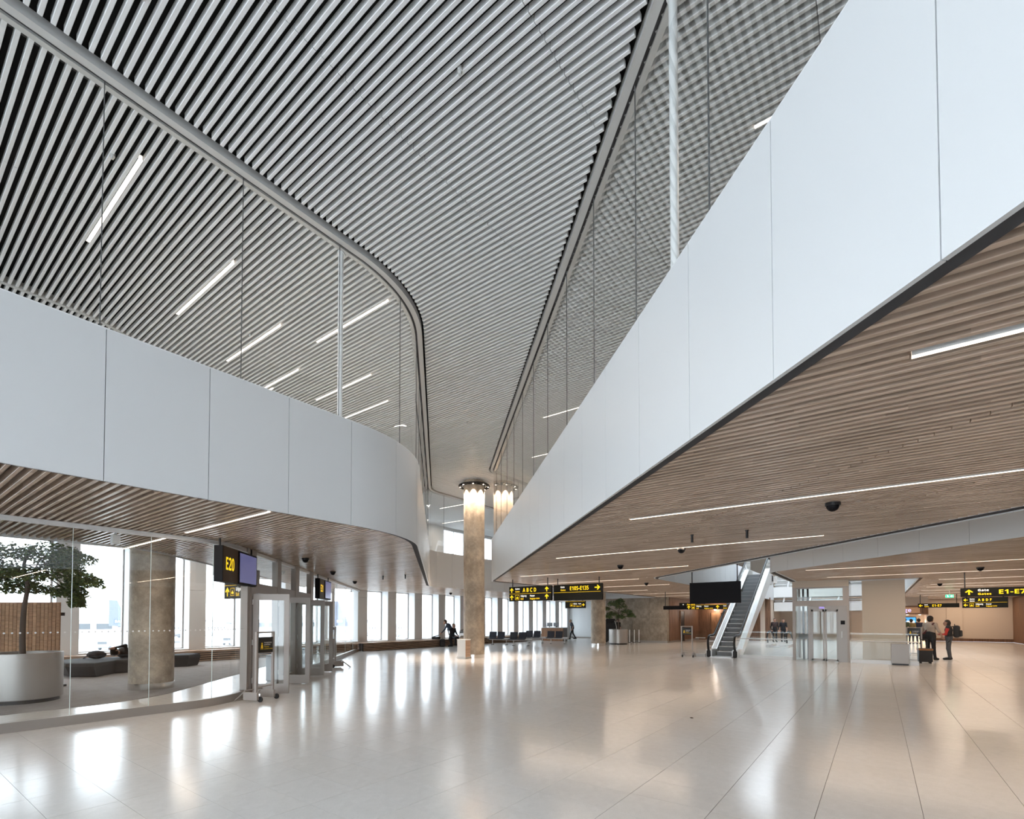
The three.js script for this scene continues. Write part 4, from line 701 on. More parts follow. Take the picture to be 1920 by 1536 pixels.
beamSeat(-19.8, -25.4, 'leftmost pair of navy beam seats near the concrete column', 0.35); beamSeat(-18.1, -25.4, 'second pair of navy beam seats from the column', 0.35); beamSeat(-19.3, -28.9, 'third pair of navy beam seats, before the gate desk', 0.35); beamSeat(-17.5, -28.9, 'rightmost pair of navy beam seats under the hanging signs', 0.35);
{
  const o = thing('gate_desk', 'pale timber gate desk at the end of the windows', 'desk', [-20.0, 0, -32.5]); for (let k = 0; k < 8; k++) part(o, 'front_board', rb(0.238, 0.98, 0.03, -0.86 + k * 0.243, 0.5, 0.35, 0.004), M.oak); part(o, 'worktop', rb(2.0, 0.04, 0.75, 0, 1.03, 0, 0.006), M.white); part(o, 'body', lim(-0.95, 0.95, 0, 1.0, 0.33, -0.3), M.grey);
  for (const x of [-0.45, 0.15]) { const m = thing('monitor', x < 0 ? 'left grey monitor on the gate desk' : 'right grey monitor on the gate desk', 'monitor', [-20.0 + x, 1.05, -32.5], 0, 'monitors on the gate desk'); part(m, 'screen', rb(0.5, 0.3, 0.04, 0, 0.2, 0, 0.01), M.grey); part(m, 'stand', cyl(0.03, 0.03, 0.1, 0, 0, 0, 12), M.darkMetal); }
}
{
  const o = thing('waste_bin', 'pale box bin standing against the concrete column', 'bin', [-14.2, 0, -15.72]); part(o, 'body', rb(0.46, 0.74, 0.34, 0, 0.43, 0, 0.01), M.whiteGloss); part(o, 'base', rb(0.5, 0.06, 0.38, 0, 0.03, 0, 0.005), M.steel); part(o, 'lid', rb(0.48, 0.03, 0.36, 0, 0.81, 0, 0.006), M.whiteGloss); part(o, 'side_panel', bx(0.006, 0.7, 0.3, 0.232, 0.43, 0), M.benchWood);
  for (const [x, z, l] of [[-13.3, -7.05, 'grey bin seen through the second gate door'], [-15.5, -9.15, 'grey bin seen through the farthest gate door']]) { const b = thing('waste_bin', l, 'bin', [x, 0, z], Math.PI * 0.75); part(b, 'body', rb(0.5, 0.66, 0.34, 0, 0.35, 0, 0.012), M.grey); part(b, 'lid', rb(0.52, 0.03, 0.36, 0, 0.69, 0, 0.008), M.darkMetal); part(b, 'plinth', bx(0.46, 0.04, 0.3, 0, 0.02, 0), M.darkMetal); }
  for (const [x, z, l] of [[-14.28, -33.4, 'left pale bollard before the concrete wall'], [-14.02, -33.62, 'middle pale bollard before the concrete wall'], [-13.76, -33.84, 'right pale bollard before the concrete wall']]) { const b = thing('bollard', l, 'bollard', [x, 0, z], 0, 'pale bollards before the concrete wall'); part(b, 'post', cyl(0.035, 0.035, 0.86, 0, 0.03, 0, 16), M.whiteGloss); part(b, 'cap', new THREE.SphereGeometry(0.035, 16, 8, 0, 7, 0, Math.PI / 2).translate(0, 0.89, 0), M.whiteGloss); part(b, 'foot', cyl(0.11, 0.1, 0.03, 0, 0, 0, 24), M.darkMetal); }
  const c = thing('floor_cleaner', 'bulky dark covered machine behind the concrete column', 'machine', [-15.6, 0, -33.2], 0.3); part(c, 'body', rb(0.85, 1.25, 0.8, 0, 0.8, 0, 0.12, 3), M.charcoal); part(c, 'hood', rb(0.7, 0.4, 0.7, -0.05, 1.5, 0, 0.15, 3), M.charcoal); part(c, 'edge_strip', tube([[0.42, 0.4, 0.41], [0.42, 1.1, 0.41], [0.3, 1.55, 0.36]], 0.02, 8, 20), M.steel); for (const s of [-0.3, 0.3]) part(c, 'wheel', new THREE.CylinderGeometry(0.1, 0.1, 0.06, 20).toNonIndexed().rotateX(Math.PI / 2).translate(s, 0.1, 0.36), M.rubber); part(c, 'chassis', bx(0.8, 0.1, 0.7, 0, 0.17, 0), M.darkMetal);
}

// ---------------------------------------------------------------- people
const SKIN = [0.42, 0.24, 0.17], HAIRD = [0.02, 0.014, 0.01];
const personMat = std({ vertexColors: true, roughness: 0.85 });
const cubes = {};
function bodyMesh(bones, res) {
  let lo = [9, 9, 9], hi = [-9, -9, -9];
  for (const b of bones) for (const [p, r] of [[b.a, b.ra], [b.b, b.rb]]) for (let k = 0; k < 3; k++) { lo[k] = Math.min(lo[k], p[k] - r - 0.05); hi[k] = Math.max(hi[k], p[k] + r + 0.05); }
  const S = Math.max(...hi.map((v, k) => v - lo[k])) * 1.06, c = lo.map((v, k) => (v + hi[k]) / 2), mc = cubes[res] ??= new MarchingCubes(res, personMat, false, false, 120000);
  const f = mc.field, cell = S / res, half = res / 2; f.fill(1e3);
  const dist = (b, x, y, z) => { const ux = b.b[0] - b.a[0], uy = b.b[1] - b.a[1], uz = b.b[2] - b.a[2], l = ux * ux + uy * uy + uz * uz || 1e-9; let t = ((x - b.a[0]) * ux + (y - b.a[1]) * uy + (z - b.a[2]) * uz) / l; t = t < 0 ? 0 : t > 1 ? 1 : t; const q = b.sq || 1, dx = x - b.a[0] - ux * t, dy = y - b.a[1] - uy * t, dz = (z - b.a[2] - uz * t) * q; return Math.sqrt(dx * dx + dy * dy + dz * dz) - (b.ra + (b.rb - b.ra) * t); };
  const K = 0.035;
  for (const b of bones) {
    const m = Math.max(b.ra, b.rb) + 0.09, i0 = [0, 1, 2].map((k) => Math.max(0, Math.floor((Math.min(b.a[k], b.b[k]) - m - c[k]) / cell * 1 + half))), i1 = [0, 1, 2].map((k) => Math.min(res - 1, Math.ceil((Math.max(b.a[k], b.b[k]) + m - c[k]) / cell + half)));
    for (let z = i0[2]; z <= i1[2]; z++) for (let y = i0[1]; y <= i1[1]; y++) for (let x = i0[0]; x <= i1[0]; x++) {
      const o = x + y * res + z * res * res, d = dist(b, (x - half) * cell + c[0], (y - half) * cell + c[1], (z - half) * cell + c[2]), e = f[o], k = Math.max(K - Math.abs(d - e), 0) / K; f[o] = Math.min(d, e) - k * k * K * 0.25;
    }
  }
  for (let i = 0; i < f.length; i++) f[i] = -f[i];
  mc.isolation = 0; mc.update();
  const n = mc.count, pos = new Float32Array(n * 3), nor = new Float32Array(n * 3), col = new Float32Array(n * 3);
  for (let i = 0; i < n; i++) {
    const p = [0, 1, 2].map((k) => mc.positionArray[3 * i + k] * S / 2 + c[k]); pos.set(p, 3 * i);
    for (let k = 0; k < 3; k++) nor[3 * i + k] = mc.normalArray[3 * i + k];
    let best = null, bd = 1e9; for (const b of bones) { const d = dist(b, ...p); if (d < bd) { bd = d; best = b; } } col.set(best.c, 3 * i);
  }
  const g = new THREE.BufferGeometry(); g.setAttribute('position', new THREE.BufferAttribute(pos, 3)); g.setAttribute('normal', new THREE.BufferAttribute(nor, 3)); g.setAttribute('color', new THREE.BufferAttribute(col, 3));
  // normals that point out of the body
  let s = 0; for (let i = 0; i + 2 < n; i += 3) { const a = new THREE.Vector3().fromArray(pos, 3 * i), b = new THREE.Vector3().fromArray(pos, 3 * i + 3).sub(a), e = new THREE.Vector3().fromArray(pos, 3 * i + 6).sub(a); s += b.cross(e).dot(new THREE.Vector3().fromArray(nor, 3 * i)) > 0 ? 1 : -1; }
  if (s < 0) for (let i = 0; i < n; i += 3) for (const A of [pos, nor, col]) for (let k = 0; k < 3; k++) { const t = A[3 * (i + 1) + k]; A[3 * (i + 1) + k] = A[3 * (i + 2) + k]; A[3 * (i + 2) + k] = t; }
  return g;
}
const add = (a, b) => [a[0] + b[0], a[1] + b[1], a[2] + b[2]], mix3 = (a, b, t) => a.map((v, i) => v + (b[i] - v) * t);
function handBones(el, wr, c) {
  const d = wr.map((v, i) => v - el[i]), l = Math.hypot(...d), f = d.map((v) => v / l), up = Math.abs(f[1]) > 0.8 ? [0, 0, 1] : [0, 1, 0];
  const s = [f[1] * up[2] - f[2] * up[1], f[2] * up[0] - f[0] * up[2], f[0] * up[1] - f[1] * up[0]], ls = Math.hypot(...s); for (let k = 0; k < 3; k++) s[k] /= ls;
  const at = (a, b) => wr.map((v, i) => v + f[i] * a + s[i] * b), out = [{ a: at(0.02, 0), b: at(0.07, 0), ra: 0.03, rb: 0.034, c }];
  [[-0.03, 0.15], [-0.01, 0.165], [0.01, 0.16], [0.028, 0.14]].forEach(([o, e]) => { out.push({ a: at(0.08, o), b: at((0.08 + e) / 2, o * 1.15), ra: 0.011, rb: 0.01, c }, { a: at((0.08 + e) / 2, o * 1.15), b: add(at(e - 0.01, o * 1.2), [0, -0.012, 0]), ra: 0.01, rb: 0.008, c }); });
  out.push({ a: at(0.03, -0.03), b: at(0.075, -0.058), ra: 0.013, rb: 0.01, c }, { a: at(0.075, -0.058), b: at(0.1, -0.06), ra: 0.01, rb: 0.008, c }); return out;
}
function person(label, [x, z], turn, o) {
  const k = (o.h || 1.75) / 1.75, y0 = o.y || 0;
  const J = { hipL: [0.09, 0.93, 0], hipR: [-0.09, 0.93, 0], kneeL: [0.1, 0.5, 0.02], kneeR: [-0.1, 0.5, 0.02], ankL: [0.1, 0.09, -0.03], ankR: [-0.1, 0.09, -0.03], pel: [0, 0.98, 0], waist: [0, 1.12, 0], chest: [0, 1.32, 0], neck: [0, 1.47, 0], head: [0, 1.62, 0.03], shL: [0.18, 1.42, 0], shR: [-0.18, 1.42, 0], elL: [0.25, 1.13, -0.03], elR: [-0.25, 1.13, -0.03], wrL: [0.24, 0.9, 0.06], wrR: [-0.24, 0.9, 0.06], face: [0, 0, 1], ...o.j };
  for (const n of ['L', 'R']) J['toe' + n] ??= add(J['ank' + n], [0, -0.05, 0.19]);
  const { shirt, pants, skin = SKIN, hair = HAIRD, shoe = [0.02, 0.02, 0.02], sleeve = shirt, fore = skin } = o, w = o.wide || 1, B = [];
  const bone = (a, b, ra, rb, c, sq) => B.push({ a: J[a] || a, b: J[b] || b, ra, rb, c, sq });
  bone('pel', 'pel', 0.155 * w, 0.155 * w, pants, 1.15); bone('pel', 'waist', 0.15 * w, 0.145 * w, o.long ? shirt : pants, 1.2); bone('waist', 'chest', 0.148 * w, 0.165 * w, shirt, 1.25); bone('chest', mix3(J.chest, J.neck, 0.55), 0.165 * w, 0.1, shirt, 1.2); bone('shL', 'shR', 0.075, 0.075, shirt); bone('neck', mix3(J.neck, J.head, 0.6), 0.055, 0.052, skin);
  for (const n of ['L', 'R']) {
    bone('hip' + n, 'knee' + n, 0.092 * w, 0.062, pants); bone('knee' + n, 'ank' + n, 0.062, 0.046, pants); bone('ank' + n, 'toe' + n, 0.046, 0.036, shoe); bone(add(J['ank' + n], [0, -0.045, -0.03]), add(J['toe' + n], [0, 0.005, 0]), 0.04, 0.036, shoe);
    bone('sh' + n, 'el' + n, 0.062, 0.046, sleeve); bone('el' + n, 'wr' + n, 0.044, 0.032, fore); B.push(...handBones(J['el' + n], J['wr' + n], skin));
  }
  const h = J.head, fc = J.face, at = (f, u) => [h[0] + fc[0] * f, h[1] + u + fc[1] * f, h[2] + fc[2] * f];
  B.push({ a: at(0.0, 0.03), b: at(0.02, -0.04), ra: 0.092, rb: 0.075, c: skin }, { a: at(0.05, -0.08), b: at(0.055, -0.085), ra: 0.045, rb: 0.04, c: skin }, { a: at(0.098, 0.0), b: at(0.112, -0.022), ra: 0.012, rb: 0.016, c: skin });
  const sx = [fc[2], 0, -fc[0]]; for (const s of [-1, 1]) { B.push({ a: add(at(0.0, -0.01), sx.map((v) => v * s * 0.088)), b: add(at(-0.01, 0.02), sx.map((v) => v * s * 0.092)), ra: 0.016, rb: 0.016, c: skin }); B.push({ a: add(at(0.094, 0.015), sx.map((v) => v * s * 0.032)), b: add(at(0.094, 0.015), sx.map((v) => v * s * 0.032)), ra: 0.011, rb: 0.011, c: [0.03, 0.02, 0.02] }); }
  B.push({ a: add(at(0.088, -0.062), sx.map((v) => v * -0.022)), b: add(at(0.088, -0.062), sx.map((v) => v * 0.022)), ra: 0.01, rb: 0.01, c: [0.25, 0.08, 0.07] });
  B.push({ a: at(-0.025, 0.055), b: at(-0.04, 0.0), ra: 0.098, rb: 0.092, c: hair }); if (o.longHair) B.push({ a: at(-0.05, 0), b: at(-0.06, -0.12), ra: 0.085, rb: 0.06, c: hair });
  for (const e of o.extra || []) B.push(e);
  for (const b of B) { b.a = b.a.map((v) => v * k); b.b = b.b.map((v) => v * k); b.ra *= k; b.rb *= k; }
  const p = thing('person', label, 'person', [x, y0, z], turn); part(p, 'body', bodyMesh(B, o.res || 96), personMat); return p;
}
const sit = { hipL: [0.1, 0.5, 0], hipR: [-0.1, 0.5, 0], kneeL: [0.13, 0.48, 0.42], kneeR: [-0.13, 0.48, 0.42], ankL: [0.13, 0.09, 0.42], ankR: [-0.13, 0.09, 0.42], pel: [0, 0.55, -0.02], waist: [0, 0.7, 0], chest: [0, 0.92, 0.05], neck: [0, 1.08, 0.1], head: [0, 1.22, 0.15], shL: [0.18, 1.02, 0.06], shR: [-0.18, 1.02, 0.06], elL: [0.24, 0.76, 0.14], elR: [-0.24, 0.76, 0.14], wrL: [0.12, 0.64, 0.36], wrR: [-0.12, 0.64, 0.36] };
const FX = Math.atan2(0.6, -0.8); // local +z towards the far left
person('man in dark blue jacket bending over the bench by the far windows', [-20.95, -22.05], -0.95, { res: 112, shirt: [0.05, 0.075, 0.12], pants: [0.015, 0.016, 0.02], sleeve: [0.05, 0.075, 0.12], fore: [0.03, 0.04, 0.06], hair: [0.05, 0.025, 0.012], j: { waist: [0, 1.1, 0.05], chest: [0, 1.27, 0.17], neck: [0, 1.38, 0.28], head: [0, 1.49, 0.38], face: [0, -0.45, 0.89], shL: [0.17, 1.33, 0.23], shR: [-0.17, 1.33, 0.23], elL: [0.22, 1.05, 0.36], elR: [-0.22, 1.06, 0.24], wrL: [0.2, 0.86, 0.56], wrR: [-0.18, 0.85, 0.2], kneeL: [0.1, 0.5, 0.08] } });
person('person in a black coat seated on the bench behind the bending man', [-21.55, -22.75], Math.PI / 2, { shirt: [0.012, 0.015, 0.018], pants: [0.012, 0.013, 0.016], sleeve: [0.012, 0.015, 0.018], fore: [0.012, 0.015, 0.018], hair: [0.16, 0.11, 0.07], wide: 1.1, y: 0.03, j: sit });
person('person in dark clothes walking beside the white end wall', [-20.3, -35.8], -0.9, { res: 72, shirt: [0.03, 0.035, 0.05], pants: [0.015, 0.015, 0.018], hair: [0.5, 0.42, 0.3], h: 1.68, j: { ankL: [0.1, 0.09, 0.24], kneeL: [0.1, 0.5, 0.16], ankR: [-0.1, 0.12, -0.3], kneeR: [-0.1, 0.5, -0.06], chest: [0, 1.3, 0.08], neck: [0, 1.44, 0.13], head: [0, 1.58, 0.18], shL: [0.18, 1.39, 0.1], shR: [-0.18, 1.39, 0.1] } });
person('person in black bending behind the dark machine', [-15.45, -34.0], 1.2, { res: 72, shirt: [0.01, 0.01, 0.012], pants: [0.012, 0.012, 0.014], sleeve: [0.01, 0.01, 0.012], h: 1.7 });
person('man in a beige T-shirt with a shoulder strap, seen from behind', [1.72, -26.6], Math.PI * 0.83, { res: 120, h: 1.8, wide: 1.12, shirt: [0.36, 0.29, 0.24], pants: [0.012, 0.012, 0.014], fore: SKIN, hair: HAIRD, j: { wrR: [-0.3, 0.95, 0.2], elR: [-0.3, 1.15, 0], wrL: [0.26, 0.95, 0.18], ankL: [0.16, 0.09, -0.03], ankR: [-0.14, 0.09, 0.02] }, extra: [{ a: [-0.15, 1.46, -0.06], b: [0.17, 1.05, -0.13], ra: 0.03, rb: 0.03, c: [0.08, 0.02, 0.02] }, { a: [0.2, 0.95, -0.1], b: [0.25, 0.85, -0.05], ra: 0.1, rb: 0.1, c: [0.012, 0.012, 0.014] }] });
person('woman in a red jacket with dark vest, grey jeans and short hair', [2.34, -27.15], Math.PI * 1.42, { res: 120, h: 1.64, long: true, shirt: [0.02, 0.02, 0.022], pants: [0.075, 0.08, 0.09], sleeve: [0.5, 0.04, 0.03], fore: [0.5, 0.04, 0.03], hair: [0.035, 0.026, 0.02], longHair: true, j: { wrL: [0.14, 1.12, 0.28], elL: [0.26, 1.12, 0.06], wrR: [-0.16, 1.1, 0.26], elR: [-0.26, 1.12, 0.04], head: [0, 1.61, 0.06] } });
person('person in an olive jacket waiting at the shop, nearest the panel', [1.42, -42.0], Math.PI, { res: 72, h: 1.74, long: true, shirt: [0.06, 0.065, 0.03], pants: [0.02, 0.02, 0.03], sleeve: [0.06, 0.065, 0.03], fore: [0.06, 0.065, 0.03] });
person('person in a mustard jacket waiting at the shop', [1.78, -42.5], Math.PI * 0.9, { res: 72, h: 1.68, long: true, shirt: [0.2, 0.13, 0.04], pants: [0.02, 0.02, 0.03], sleeve: [0.2, 0.13, 0.04], fore: [0.2, 0.13, 0.04] });
person('person in a navy jacket leaning at the shop counter', [2.2, -43.0], Math.PI * 1.1, { res: 72, h: 1.7, long: true, shirt: [0.015, 0.017, 0.035], pants: [0.015, 0.015, 0.02], sleeve: [0.015, 0.017, 0.035], fore: [0.015, 0.017, 0.035] });
person('dark dressed person beyond the second escalator, left of two', [-6.05, -40.3], 0.4, { res: 64, h: 1.72, shirt: [0.05, 0.03, 0.03], pants: [0.012, 0.012, 0.014], sleeve: [0.012, 0.012, 0.014], fore: [0.012, 0.012, 0.014] });
person('dark dressed person beyond the second escalator, right of two', [-5.6, -41.0], 0.2, { res: 64, h: 1.68, shirt: [0.015, 0.015, 0.02], pants: [0.012, 0.012, 0.014], sleeve: [0.015, 0.015, 0.02] });
{ // asleep on the island sofa, one arm over the head
  const lie = { pel: [0, 0.12, -0.35], waist: [0, 0.13, -0.2], chest: [0, 0.16, 0.02], neck: [0, 0.17, 0.2], head: [0, 0.2, 0.34], face: [0.3, 0.95, 0], hipL: [0.09, 0.12, -0.4], hipR: [-0.09, 0.12, -0.4], kneeL: [0.12, 0.36, -0.72], kneeR: [-0.12, 0.16, -0.82], ankL: [0.12, 0.06, -1.02], ankR: [-0.12, 0.08, -1.24], toeL: [0.14, 0.06, -1.2], toeR: [-0.14, 0.2, -1.32], shL: [0.19, 0.17, 0.1], shR: [-0.19, 0.17, 0.1], elL: [0.24, 0.4, 0.2], elR: [-0.27, 0.1, -0.12], wrL: [0.06, 0.34, 0.38], wrR: [-0.1, 0.24, -0.25] };
  person('person asleep on the dark sofa, arm over the head', [-19.55, -5.35], 0.6, { y: 0.44, shirt: [0.03, 0.026, 0.025], pants: [0.02, 0.02, 0.022], sleeve: [0.02, 0.02, 0.022], fore: [0.02, 0.02, 0.022], j: lie });
  const b = thing('rucksack', 'dark soft bag under the sleeper on the sofa', 'bag', [-19.85, 0.425, -4.75], 0.8); part(b, 'body', new THREE.SphereGeometry(1, 24, 16).scale(0.26, 0.13, 0.2).translate(0, 0.13, 0), M.charcoal); part(b, 'pocket', rb(0.22, 0.12, 0.08, 0, 0.1, 0.17, 0.03), M.charcoal); part(b, 'strap', tube([[-0.2, 0.1, 0.1], [-0.28, 0.03, 0.15], [-0.3, 0.02, 0]], 0.015, 6, 16), M.darkMetal);
}
// ---------------------------------------------------------------- bags and trolleys
{
  const bp = (label, x, y, z, turn, s = 1) => { const o = thing('backpack', label, 'backpack', [x, y, z], turn); part(o, 'body', rb(0.34 * s, 0.5 * s, 0.2 * s, 0, 0.25 * s, 0, 0.09 * s, 4), M.charcoal); part(o, 'front_pocket', rb(0.26 * s, 0.26 * s, 0.1 * s, 0, 0.17 * s, 0.12 * s, 0.045 * s, 3), M.charcoal); for (const q of [-1, 1]) part(o, 'strap', tube([[q * 0.09 * s, 0.46 * s, -0.1 * s], [q * 0.1 * s, 0.4 * s, -0.19 * s], [q * 0.11 * s, 0.15 * s, -0.16 * s], [q * 0.12 * s, 0.06 * s, -0.09 * s]], 0.015, 6, 20), M.darkMetal); part(o, 'grab_loop', tube([[-0.04 * s, 0.49 * s, -0.06 * s], [0, 0.55 * s, -0.06 * s], [0.04 * s, 0.49 * s, -0.06 * s]], 0.01, 6, 12), M.darkMetal); };
  bp('black backpack worn by the woman in red', 2.59, 0.92, -27.19, Math.PI * 0.42, 1.0); bp('black backpack on the floor at the bending man\'s feet', -21.25, 0, -21.6, 0.9, 0.95);
  const bg = thing('shoulder_bag', 'dark bag lying open on the far bench', 'bag', [-21.75, 0.44, -21.55], 0.4); part(bg, 'body', rb(0.5, 0.16, 0.3, 0, 0.08, 0, 0.06, 3), M.charcoal); part(bg, 'flap', rb(0.42, 0.03, 0.24, 0.05, 0.2, -0.05, 0.012).rotateZ(0.25), M.darkMetal);
  const tr = thing('luggage_trolley', 'steel luggage trolley by the concrete column, bag on top', 'trolley', [-20.25, 0, -22.35], 0.6);
  part(tr, 'frame', [tube([[-0.28, 0.12, -0.4], [-0.28, 0.9, -0.42], [-0.2, 1.0, -0.42], [0.2, 1.0, -0.42], [0.28, 0.9, -0.42], [0.28, 0.12, -0.4]], 0.018, 8, 50), rod([-0.28, 0.14, -0.4], [-0.2, 0.14, 0.45], 0.018), rod([0.28, 0.14, -0.4], [0.2, 0.14, 0.45], 0.018), rod([-0.2, 0.14, 0.45], [0.2, 0.14, 0.45], 0.018), rod([-0.25, 0.14, 0], [0.25, 0.14, 0], 0.014)], M.steel); part(tr, 'basket', [bx(0.5, 0.015, 0.22, 0, 0.68, -0.3), bx(0.5, 0.14, 0.012, 0, 0.75, -0.19)], M.steel); for (const [a, b] of [[-0.27, -0.38], [0.27, -0.38], [0, 0.42]]) part(tr, 'wheel', new THREE.CylinderGeometry(0.06, 0.06, 0.035, 18).toNonIndexed().rotateZ(Math.PI / 2).translate(a, 0.06, b), M.rubber); part(tr, 'handle', rod([-0.2, 1.0, -0.42], [0.2, 1.0, -0.42], 0.024), M.rubber);
  const tb = thing('holdall', 'grey and black holdall in the trolley basket', 'bag', [-20.45, 0.69, -22.6], 0.6); part(tb, 'body', rb(0.44, 0.26, 0.24, 0, 0.13, 0, 0.08, 3), M.grey); part(tb, 'end_panel', rb(0.05, 0.2, 0.2, 0.21, 0.13, 0, 0.02), M.charcoal); part(tb, 'handle', tube([[-0.12, 0.25, 0], [0, 0.36, 0], [0.12, 0.25, 0]], 0.012, 6, 14), M.charcoal);
  const sc = thing('suitcase', 'black suitcase with a tan strap in front of the couple', 'suitcase', [1.42, 0, -24.5], 0.2); part(sc, 'shell', rb(0.42, 0.52, 0.26, 0, 0.31, 0, 0.04, 3), M.charcoal); part(sc, 'tan_strap', rb(0.44, 0.07, 0.275, 0, 0.52, 0, 0.015), std({ color: lin(0.28, 0.13, 0.05), roughness: 0.7 })); part(sc, 'handle', [rod([-0.1, 0.56, -0.08], [-0.1, 0.9, -0.08], 0.01), rod([0.1, 0.56, -0.08], [0.1, 0.9, -0.08], 0.01), rod([-0.1, 0.9, -0.08], [0.1, 0.9, -0.08], 0.014)], M.darkMetal); for (const a of [-0.15, 0.15]) for (const b of [-0.08, 0.08]) part(sc, 'wheel', cyl(0.03, 0.03, 0.05, a, 0, b, 12), M.rubber);
}

{ const o = thing('litter_scrap', 'tiny brown scrap of litter alone on the open floor', 'litter', [-2.56, 0, -8.57]); part(o, 'scrap', new THREE.SphereGeometry(0.03, 8, 6).scale(1, 0.25, 0.6).translate(0, 0.008, 0), std({ color: lin(0.05, 0.025, 0.015), roughness: 0.9 })); }
// ---------------------------------------------------------------- trees
function tree(label, x, y, z, trunk, clusters, leafSize, count, mats) {
  const o = thing('potted_tree', label, 'tree', [x, y, z]); const P = trunk.map((p) => new THREE.Vector3(...p)), cv = new THREE.CatmullRomCurve3(P), n = 30, tg = [];
  for (let i = 0; i < n; i++) { const a = cv.getPoint(i / n), b = cv.getPoint((i + 1) / n + 0.004); tg.push(rod(a.toArray(), b.toArray(), 0.055 - 0.032 * i / n, 12, 0.055 - 0.032 * (i + 1) / n)); }
  part(o, 'trunk', tg, M.bark);
  const top = cv.getPoint(1);
  const leaf = (() => { const g = new THREE.BufferGeometry(); g.setAttribute('position', new THREE.Float32BufferAttribute([0, 0, 0, 0.32, 0.1, 0.45, 0, 0.02, 1, 0, 0, 0, 0, 0.02, 1, -0.32, 0.1, 0.45], 3)); g.computeVertexNormals(); return g; })();
  const bins = mats.map(() => []), m4 = new THREE.Matrix4(), q = new THREE.Quaternion(), e = new THREE.Euler();
  clusters.forEach(([cx, cy, cz, rx, ry, rz, from], ci) => {
    const c = new THREE.Vector3(cx, cy, cz), s = cv.getPoint(from ?? 0.9); part(o, 'branch', tube([s.toArray(), s.clone().lerp(c, 0.5).add(new THREE.Vector3(0, 0.08, 0)).toArray(), c.toArray()], 0.012, 6, 14), M.bark);
    for (let t = 0; t < 5; t++) { const a = rnd() * 6.3; part(o, 'twig', rod(c.toArray(), [cx + Math.cos(a) * rx * 0.8, cy + rr(-0.5, 0.6) * ry, cz + Math.sin(a) * rz * 0.8], 0.005, 5, 0.002), M.bark); }
    for (let i = 0; i < count; i++) {
      let a = rnd() * 6.283, r = Math.sqrt(rnd()), h = rr(-1, 1) * Math.sqrt(1 - r * r * 0.7); const k = leafSize * rr(0.6, 1.25);
      const p = [cx + Math.cos(a) * r * rx, cy + h * ry - r * r * ry * 0.6, cz + Math.sin(a) * r * rz];
      e.set(rr(-0.5, 0.9), a + rr(-1, 1), rr(-0.6, 0.6), 'YXZ'); q.setFromEuler(e); bins[Math.floor(rnd() * mats.length)].push(leaf.clone().applyMatrix4(m4.compose(new THREE.Vector3(...p), q, new THREE.Vector3(k, k, k))));
    }
  });
  bins.forEach((b, i) => part(o, 'foliage', b.map((g) => { g.setAttribute('uv', new THREE.Float32BufferAttribute(new Array(12).fill(0), 2)); return g; }), mats[i], { kind: 'stuff' }));
}
const leafM = [[0.095, 0.15, 0.05], [0.07, 0.125, 0.05], [0.15, 0.19, 0.06]].map((c) => std({ color: lin(...c), roughness: 0.6, side: THREE.DoubleSide }));
const SV = (s, d) => [side[0] * s + look[0] * d, side[1] * s + look[1] * d];     // across and away, from the entrance
{
  const cl = [[-0.75, 1.95, 0.1, 0.45, 0.16], [-0.2, 2.2, -0.1, 0.5, 0.16], [0.45, 2.25, 0.1, 0.5, 0.15], [0.95, 2.1, 0.0, 0.4, 0.13], [-0.55, 1.65, 0.2, 0.5, 0.16], [0.1, 1.75, -0.25, 0.45, 0.14], [0.65, 1.78, 0.15, 0.5, 0.15], [1.15, 1.62, 0.1, 0.33, 0.13], [0.75, 1.42, 0.2, 0.3, 0.14], [-0.2, 1.48, 0.3, 0.45, 0.12], [-1.1, 1.75, 0.0, 0.45, 0.15], [-1.2, 2.1, -0.2, 0.45, 0.15], [0.3, 2.0, 0.5, 0.4, 0.14], [0.95, 1.2, 0.15, 0.14, 0.12]].map(([s, h, d, r, ry]) => { const [x, z] = SV(s, d); return [x, h, z, r, ry, r, 0.55 + 0.4 * rnd()]; });
  const t = [[0, -0.2, 0], [0.02, 0.5, 0.02], [-0.02, 1.0, 0], [0.06, 1.5, -0.03], [0.0, 1.9, 0.02], [0.1, 2.25, -0.05]];
  tree('leafy indoor tree rising from the lounge planter', -14.05, 0.88, -2.18, t, cl, 0.075, 950, leafM);
  const c2 = [[-0.9, 1.55, 0, 0.42, 0.12], [-0.3, 1.9, 0, 0.45, 0.16], [0.2, 1.75, 0.1, 0.45, 0.2], [0.55, 1.35, 0, 0.42, 0.16], [0.85, 1.1, 0, 0.3, 0.12], [-0.4, 1.2, 0.1, 0.4, 0.14], [0.15, 1.0, 0, 0.35, 0.12], [-0.75, 1.0, 0, 0.35, 0.1], [0.1, 2.05, 0, 0.35, 0.12]].map(([s, h, d, r, ry]) => { const [x, z] = SV(s, d); return [x, h, z, r, ry, r, 0.6 + 0.3 * rnd()]; });
  tree('palm like indoor tree in the planter before the concrete wall', -13.98, 0.88, -30.84, [[0, -0.2, 0], [0.02, 0.4, 0], [0.0, 0.9, 0.02], [0.02, 1.4, 0]], c2, 0.12, 300, leafM);
}

